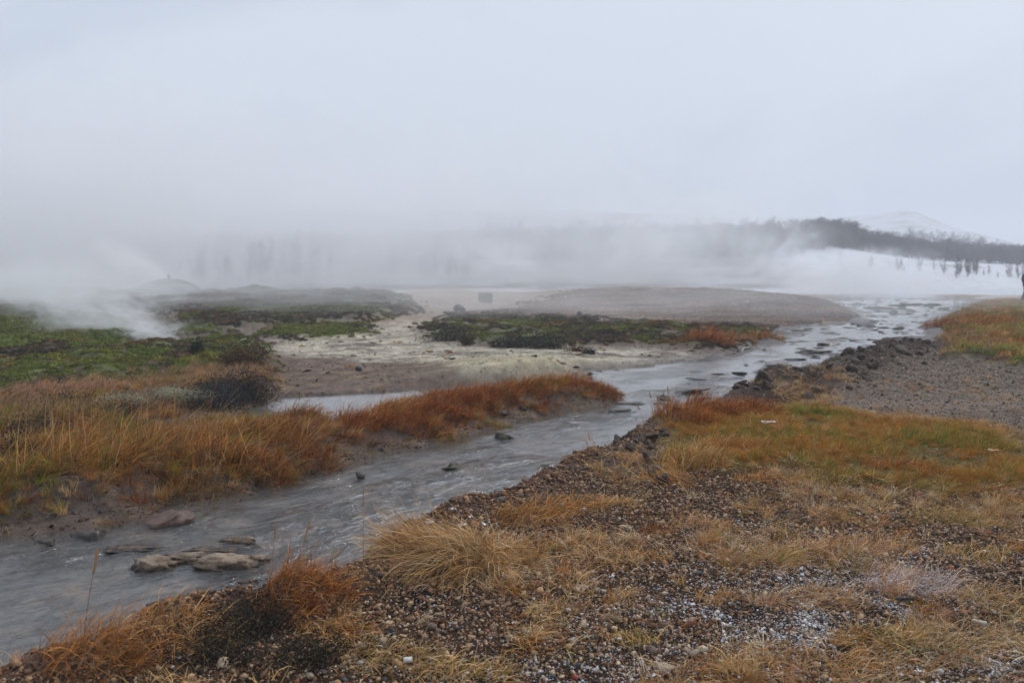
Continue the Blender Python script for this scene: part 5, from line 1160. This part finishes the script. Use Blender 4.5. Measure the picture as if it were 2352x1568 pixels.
# ------------------------------------------------------------------ walker at the right edge
def person(u, d, label):
    x = (u - CU) / F * d; z = float(height(np.array([x]), np.array([d]))[0])
    def skin(name, nodes, edges, mat, parent=None, sub=2):
        me = bpy.data.meshes.new(name); me.from_pydata([n[:3] for n in nodes], edges, []); o = bpy.data.objects.new(name, me); COL.objects.link(o)
        md = o.modifiers.new('skin', 'SKIN'); sv = me.skin_vertices[0].data
        for k, n in enumerate(nodes): sv[k].radius = (n[3], n[4] if len(n) > 4 else n[3]); sv[k].use_root = (k == 0)
        md2 = o.modifiers.new('sub', 'SUBSURF'); md2.levels = sub; md2.render_levels = sub
        me.materials.append(mat)
        if parent: o.parent = parent
        return o
    CO = plain_material('dark_coat', (.016, .020, .028), .75, 20); TR = plain_material('dark_trousers', (.018, .018, .022), .85, 20); SK = plain_material('skin', (.45, .28, .21), .6, 10, .1)
    BT = plain_material('boots', (.02, .015, .012), .6); HT = plain_material('knit_hat', (.03, .03, .04), .9, 60)
    # body: pelvis first, one continuous figure
    nd = [(0, 0, .95, .15, .11), (0, .01, 1.12, .15, .10), (0, .02, 1.30, .18, .11), (0, .0, 1.44, .11, .08), (0, -.01, 1.53, .055), (0, -.03, 1.63, .085, .10), (0, -.03, 1.72, .07, .085),
          (-.20, .0, 1.42, .06), (-.27, .03, 1.16, .048), (-.25, -.10, .94, .036), (-.245, -.13, .88, .035, .02),
          (.20, .0, 1.42, .06), (.27, .04, 1.16, .048), (.26, -.02, .93, .036), (.255, -.04, .87, .035, .02),
          (-.10, .0, .86, .10), (-.11, -.14, .50, .065), (-.11, -.08, .10, .045), (-.11, -.20, .045, .045, .035),
          (.10, .0, .86, .10), (.11, .10, .50, .065), (.11, .24, .13, .045), (.11, .14, .045, .045, .035)]
    ed = [(0, 1), (1, 2), (2, 3), (3, 4), (4, 5), (5, 6), (3, 7), (7, 8), (8, 9), (9, 10), (3, 11), (11, 12), (12, 13), (13, 14), (0, 15), (15, 16), (16, 17), (17, 18), (0, 19), (19, 20), (20, 21), (21, 22)]
    root = skin('person', nd, ed, SK); root.location = (x, d, z + .0); root.rotation_euler = (0, 0, .5); root.scale = (1.02,) * 3
    setp(root, 'walker in a dark coat and trousers at the right edge of the picture', 'person')
    coat = skin('coat', [(0, 0, .80, .22, .17), (0, .0, .98, .19, .15), (0, .01, 1.15, .19, .14), (0, .02, 1.32, .21, .145), (0, .0, 1.46, .12, .10), (0, -.01, 1.52, .075),
                         (-.21, .0, 1.42, .085), (-.28, .03, 1.16, .068), (-.255, -.09, .96, .055), (.21, .0, 1.42, .085), (.28, .04, 1.16, .068), (.265, -.01, .95, .055)],
                [(0, 1), (1, 2), (2, 3), (3, 4), (4, 5), (4, 6), (6, 7), (7, 8), (4, 9), (9, 10), (10, 11)], CO, root)
    for s, a, b in ((-1, (-.11, -.14, .50), (-.11, -.08, .14)), (1, (.11, .10, .50), (.11, .24, .17))):
        skin('trouser_leg', [(s * .10, 0, .86, .125), (*a, .085), (*b, .072)], [(0, 1), (1, 2)], TR, root)
    skin('boot', [(-.11, -.06, .12, .062), (-.11, -.09, .045, .058, .05), (-.11, -.24, .035, .05, .04)], [(0, 1), (1, 2)], BT, root); skin('boot', [(.11, .25, .16, .062), (.11, .21, .06, .058, .05), (.11, .08, .04, .05, .04)], [(0, 1), (1, 2)], BT, root)
    skin('hat', [(0, -.02, 1.68, .105, .115), (0, -.02, 1.76, .085, .095), (0, -.015, 1.81, .04)], [(0, 1), (1, 2)], HT, root)
    for s in (-1, 1):
        skin('backpack_strap', [(s * .10, -.13, 1.20, .018), (s * .11, -.13, 1.38, .018), (s * .11, -.02, 1.50, .018), (s * .11, .13, 1.42, .018)], [(0, 1), (1, 2), (2, 3)], HT, root, 1)
person(2354, 40.0, '')

# ------------------------------------------------------------------ bare birches on the snow behind
def birch_mesh(k, H=4.2, spread=1.0, nb=34):
    r = np.random.default_rng(500 + k); tr = []; br = []
    for s in range(r.integers(1, 4)):
        b = np.array([r.normal(0, .15), r.normal(0, .15), 0]); tip = np.array([r.normal(0, .5) * spread, r.normal(0, .4) * spread, H * r.uniform(.8, 1.05)])
        t = np.linspace(0, 1, 6)[:, None]; m_ = (b + tip) / 2 + r.normal(0, .15, 3); pts = (1 - t) ** 2 * b + 2 * t * (1 - t) * m_ + t * t * tip
        tr.append(tube(pts, np.linspace(.055, .015, 6), 5))
        for j in range(nb):
            q = r.uniform(.12, .98); p0 = (1 - q) ** 2 * b + 2 * q * (1 - q) * m_ + q * q * tip; a = r.random() * 6.28; l = (1.15 - q * .8) * r.uniform(.5, 1.1) * H * .28 * spread
            d1 = np.array([math.cos(a), math.sin(a), r.uniform(.6, 1.6)]); d1 /= np.linalg.norm(d1); p1 = p0 + d1 * l * .5; p2 = p1 + (d1 + r.normal(0, .3, 3)) * l * .5
            br.append(tube([p0, p1, p2], [.018, .013, .007], 3))
            for jj in range(5):
                w_ = r.uniform(.2, 1); s0 = p0 + (p2 - p0) * w_; dd = d1 + r.normal(0, .6, 3); dd /= np.linalg.norm(dd); br.append(tube([s0, s0 + dd * l * .5], [.011, .006], 3))
    tv, tq = join(tr); bv, bq = join(br)
    TM = MATS.setdefault('birch_trunk', plain_material('birch_trunk', (.20, .17, .16), .8, 6)); BM = MATS.setdefault('birch_twigs', plain_material('birch_twigs', (.070, .055, .055), .8, 1))
    return make_mesh('trunk', tv, tq, mat=TM), make_mesh('crown', bv, bq, mat=BM), (tv, tq, bv, bq, TM, BM)
BIR = [birch_mesh(k, 4.4 if k < 6 else 2.0, 1.0, 30 if k < 6 else 16) for k in range(8)]
def ground_far(x, y): return float(np.where(y > 88, hillz(np.array(x), np.array(y)), height(np.array([x]), np.array([y]))[0]))
def birch(u, d, k, s, label, group):
    x = (u - CU) / F * d; root = bpy.data.objects.new('birch_tree', None); COL.objects.link(root)
    root.location = (x, d, ground_far(x, d) - .1); root.scale = (s, s, s); root.rotation_euler = (0, 0, rng.random() * 6)
    t = link('trunk', BIR[k][0], root); c = link('crown', BIR[k][1], root)
    return setp(root, label, 'tree', group)
rt = np.random.default_rng(77)
def stand(us, d0, d1, ks, s0, s1, what, group):
    for i, u in enumerate(sorted(us)):
        birch(u, rt.uniform(d0, d1), int(rt.integers(0, ks)), rt.uniform(s0, s1), ordinal(i) + ' ' + what, group)
stand([rt.choice([rt.uniform(1920, 2080), rt.uniform(2100, 2352), rt.uniform(2180, 2352)]) for i in range(36)], 102, 116, 8, .35, .6, 'bare young birch from the left on the snow strip below the wood', 'young birches on the snow strip at the right')
stand([rt.choice([rt.uniform(885, 935), rt.uniform(930, 1010), rt.uniform(1010, 1075)]) for i in range(20)], 92, 100, 6, .55, 1.0, 'bare birch from the left in the mist left of the box', 'birches in the mist left of the box')
stand([rt.uniform(440, 780) for i in range(18)], 84, 98, 6, .6, 1.15, 'bare birch from the left fading in the steam beyond the heath', 'birches fading in the steam at the left')
stand([418, 448, 470], 84, 90, 6, .6, .8, 'bare bush from the left right behind the dome mound', 'bushes behind the dome mound')
stand([rt.choice([rt.uniform(1430, 1520), rt.uniform(1560, 1650), rt.uniform(1700, 1830)]) for i in range(22)], 130, 150, 6, .9, 1.3, 'bare birch from the left on the slope behind the rising steam', 'birches on the slope behind the steam')
# the woods that read as one mass
def woods():
    coll = bpy.data.collections.new('birch_kinds')
    for k in range(6):
        tv, tq, bv, bq, TM, BM = BIR[k][2]; V, Q = join([(tv, tq), (bv, bq)])
        me = make_mesh('birch', V, Q, mat=BM); coll.objects.link(bpy.data.objects.new('birch', me))
    r = np.random.default_rng(8); n = 16000
    u = r.uniform(-600, 3000, n); y = r.uniform(112, 330, n); x = (u - CU) / F * y
    nn = fbm(x, y, .012, 3, 88) + .3 * fbm(x, y, .06, 2, 89)
    band = np.where(u > 1830, 1.0, .15 + .9 * ss(-.05, .15, nn))
    lo = np.interp(u, [-600, 1830, 1900, 2352, 3000], [125, 125, 150, 152, 152]); hi = np.interp(u, [-600, 1500, 1830, 1960, 2060, 2352, 3000], [260, 250, 215, 215, 185, 190, 200])
    k = (y > lo) & (y < hi + 12 * nn) & (r.random(n) < band)
    k |= (y > 240) & (nn > .12) & (r.random(n) < .6)
    x, y, u = x[k], y[k], u[k]
    z = hillz(x, y) - .2; s = r.uniform(.75, 1.35, len(x)) * np.where((u > 1840) & (u < 1960), 1.25, 1)
    scatter('birch_wood', coll, 6, x, y, z, r.random(len(x)) * 6.28, np.stack([s * 1.9, s * 1.9, s * .72], -1), np.ones((len(x), 3)), np.zeros(len(x)), 'dark leafless birch woods on the snowy slopes behind', .05)
    print('woods', len(x))
woods()



# ------------------------------------------------------------------ haze and steam
def build_air():
    m, nt, L = mat_new('haze_air')
    pv = N(nt, 'ShaderNodeVolumePrincipled'); pv.inputs['Color'].default_value = (.93, .955, 1.0, 1); pv.inputs['Density'].default_value = 0.0022
    o = N(nt, 'ShaderNodeOutputMaterial'); L(pv.outputs[0], o.inputs['Volume'])
    V = np.array([(sx, sy, sz) for sx in (-2100, 2300) for sy in (-40, 950) for sz in (-1.6, 60)], float)
    Fq = np.array([(0, 1, 3, 2), (4, 6, 7, 5), (0, 4, 5, 1), (2, 3, 7, 6), (0, 2, 6, 4), (1, 5, 7, 3)])
    me = make_mesh('haze', V, Fq, mat=m); link('haze', me, kind='stuff', label='pale cold haze filling the air over the valley')
    ico = make_ico(3)
    def steam(u, v, d, r, dens, scale, thr, label, rot=(0, 0, 0), soft=2.0, stretch=(1, 1, 1), det=5, dist=1.0, gain=5.2):
        """one body of steam: soft ellipsoid of noise at distance d"""
        x = (u - CU) / F * d; z = CAMZ + (HOR - v) / F * d
        m, nt, L = mat_new('steam')
        tcn = N(nt, 'ShaderNodeTexCoord'); ob = tcn.outputs['Object']
        ln = N(nt, 'ShaderNodeVectorMath', operation='LENGTH'); L(ob, ln.inputs[0])
        fall = math_n(nt, 'SUBTRACT', 1.0, ln.outputs['Value'], True)
        mp = N(nt, 'ShaderNodeMapping'); mp.inputs['Scale'].default_value = tuple(q * scale for q in stretch); mp.inputs['Location'].default_value = (u * .01, v * .013, d * .1); L(ob, mp.inputs['Vector'])
        n = noise_n(nt, mp.outputs[0], 1.0, det, .55, dist)
        a = math_n(nt, 'ADD', math_n(nt, 'MULTIPLY', fall, soft), math_n(nt, 'MULTIPLY', math_n(nt, 'SUBTRACT', n, thr), gain))
        a = math_n(nt, 'SUBTRACT', a, 0.25, True)
        a = math_n(nt, 'MULTIPLY', a, math_n(nt, 'MULTIPLY', fall, 4.0, True))
        pv = N(nt, 'ShaderNodeVolumePrincipled'); pv.inputs['Color'].default_value = (.985, .99, 1.0, 1)
        L(math_n(nt, 'MULTIPLY', a, dens), pv.inputs['Density'])
        o = N(nt, 'ShaderNodeOutputMaterial'); L(pv.outputs[0], o.inputs['Volume'])
        me = make_mesh('steam_cloud', ico[0], ico[1], mat=m)
        ob_ = link('steam_cloud', me, kind='stuff', label=label); ob_.location = (x, d, z); ob_.scale = r; ob_.rotation_euler = rot
        return ob_
    # far bank of steam in front of the hills
    steam(300, 560, 78, (46, 16, 18), 0.085, 3.2, .50, 'thick white steam bank drifting over the left of the plain', stretch=(2, 1, .8))
    steam(1050, 585, 88, (38, 13, 15), 0.075, 3.0, .52, 'steam bank in front of the birch trees in the middle distance', stretch=(2, 1, .8))
    steam(1560, 600, 84, (20, 12, 10.5), 0.080, 3.0, .50, 'steam rising behind the low brown mound', stretch=(1.6, 1, .9))
    steam(1980, 655, 62, (9, 7, 3.4), 0.22, 3.0, .50, 'low steam lying over the far bend of the stream', stretch=(1.3, 1, .9))
    steam(700, 560, 102, (64, 12, 20), 0.034, 2.2, .42, 'high thin steam cloud hanging before the hills', stretch=(2, 1, .9))
    steam(500, 690, 38, (19, 9, 1.8), 0.040, 2.6, .47, 'thin steam veil along the heath ridge', stretch=(2, 1, .8))
    steam(1800, 590, 66, (4.2, 3, 3.6), 0.30, 2.6, .53, 'curling steam plume in front of the wood at the right', rot=(0, math.radians(-28), 0), soft=1.6)
    steam(1470, 575, 70, (5.5, 4, 3.6), 0.22, 2.8, .54, 'curling steam plume above the long mound', rot=(0, math.radians(-20), 0), soft=1.6)
    steam(1150, 590, 66, (6, 4, 3.2), 0.18, 2.8, .54, 'wisp of steam behind the weathered box', rot=(0, math.radians(20), 0), soft=1.6)
    steam(1960, 615, 58, (2.6, 2.2, 1.9), 0.32, 2.4, .53, 'small wisp of steam rising from the far stream bend', rot=(0, math.radians(-25), 0), soft=1.6)
    # near plume from the ground vent at the left
    steam(255, 738, 20.5, (3.6, 2.4, 1.0), 0.55, 3.4, .55, 'steam plume pouring from the ground vent among green moss', rot=(0, math.radians(22), 0), stretch=(1.5, 1, .8))
    steam(345, 775, 18.9, (1.0, .8, .45), 1.3, 3.0, .52, 'dense foot of the steam plume at the ground vent', rot=(0, math.radians(18), 0))
    steam(40, 665, 34, (9.5, 7, 1.6), 0.22, 2.5, .50, 'low steam drifting over the heath at the left edge', stretch=(2, 1, .8))
    steam(150, 640, 27, (6.5, 3.5, 2.6), 0.16, 3.2, .54, 'rising billows of steam above the vent at the left', rot=(0, math.radians(25), 0), stretch=(1.5, 1, .8), det=5)
    steam(60, 420, 60, (26, 10, 14), 0.075, 3.0, .54, 'tall thin steam drifting up into the sky at the left', stretch=(1.6, 1, 1), det=5)
    # plume from the small mound
    steam(300, 610, 52, (4.0, 2.2, 1.4), 0.6, 2.4, .50, 'steam streaming left from the top of the small dome mound', rot=(0, math.radians(28), 0), stretch=(1.4, 1, .8))
    steam(1300, 690, 32, (24, 11, 1.7), 0.050, 3.0, .50, 'thin steam veil over the pale flats', stretch=(2, 1, .8))
build_air()
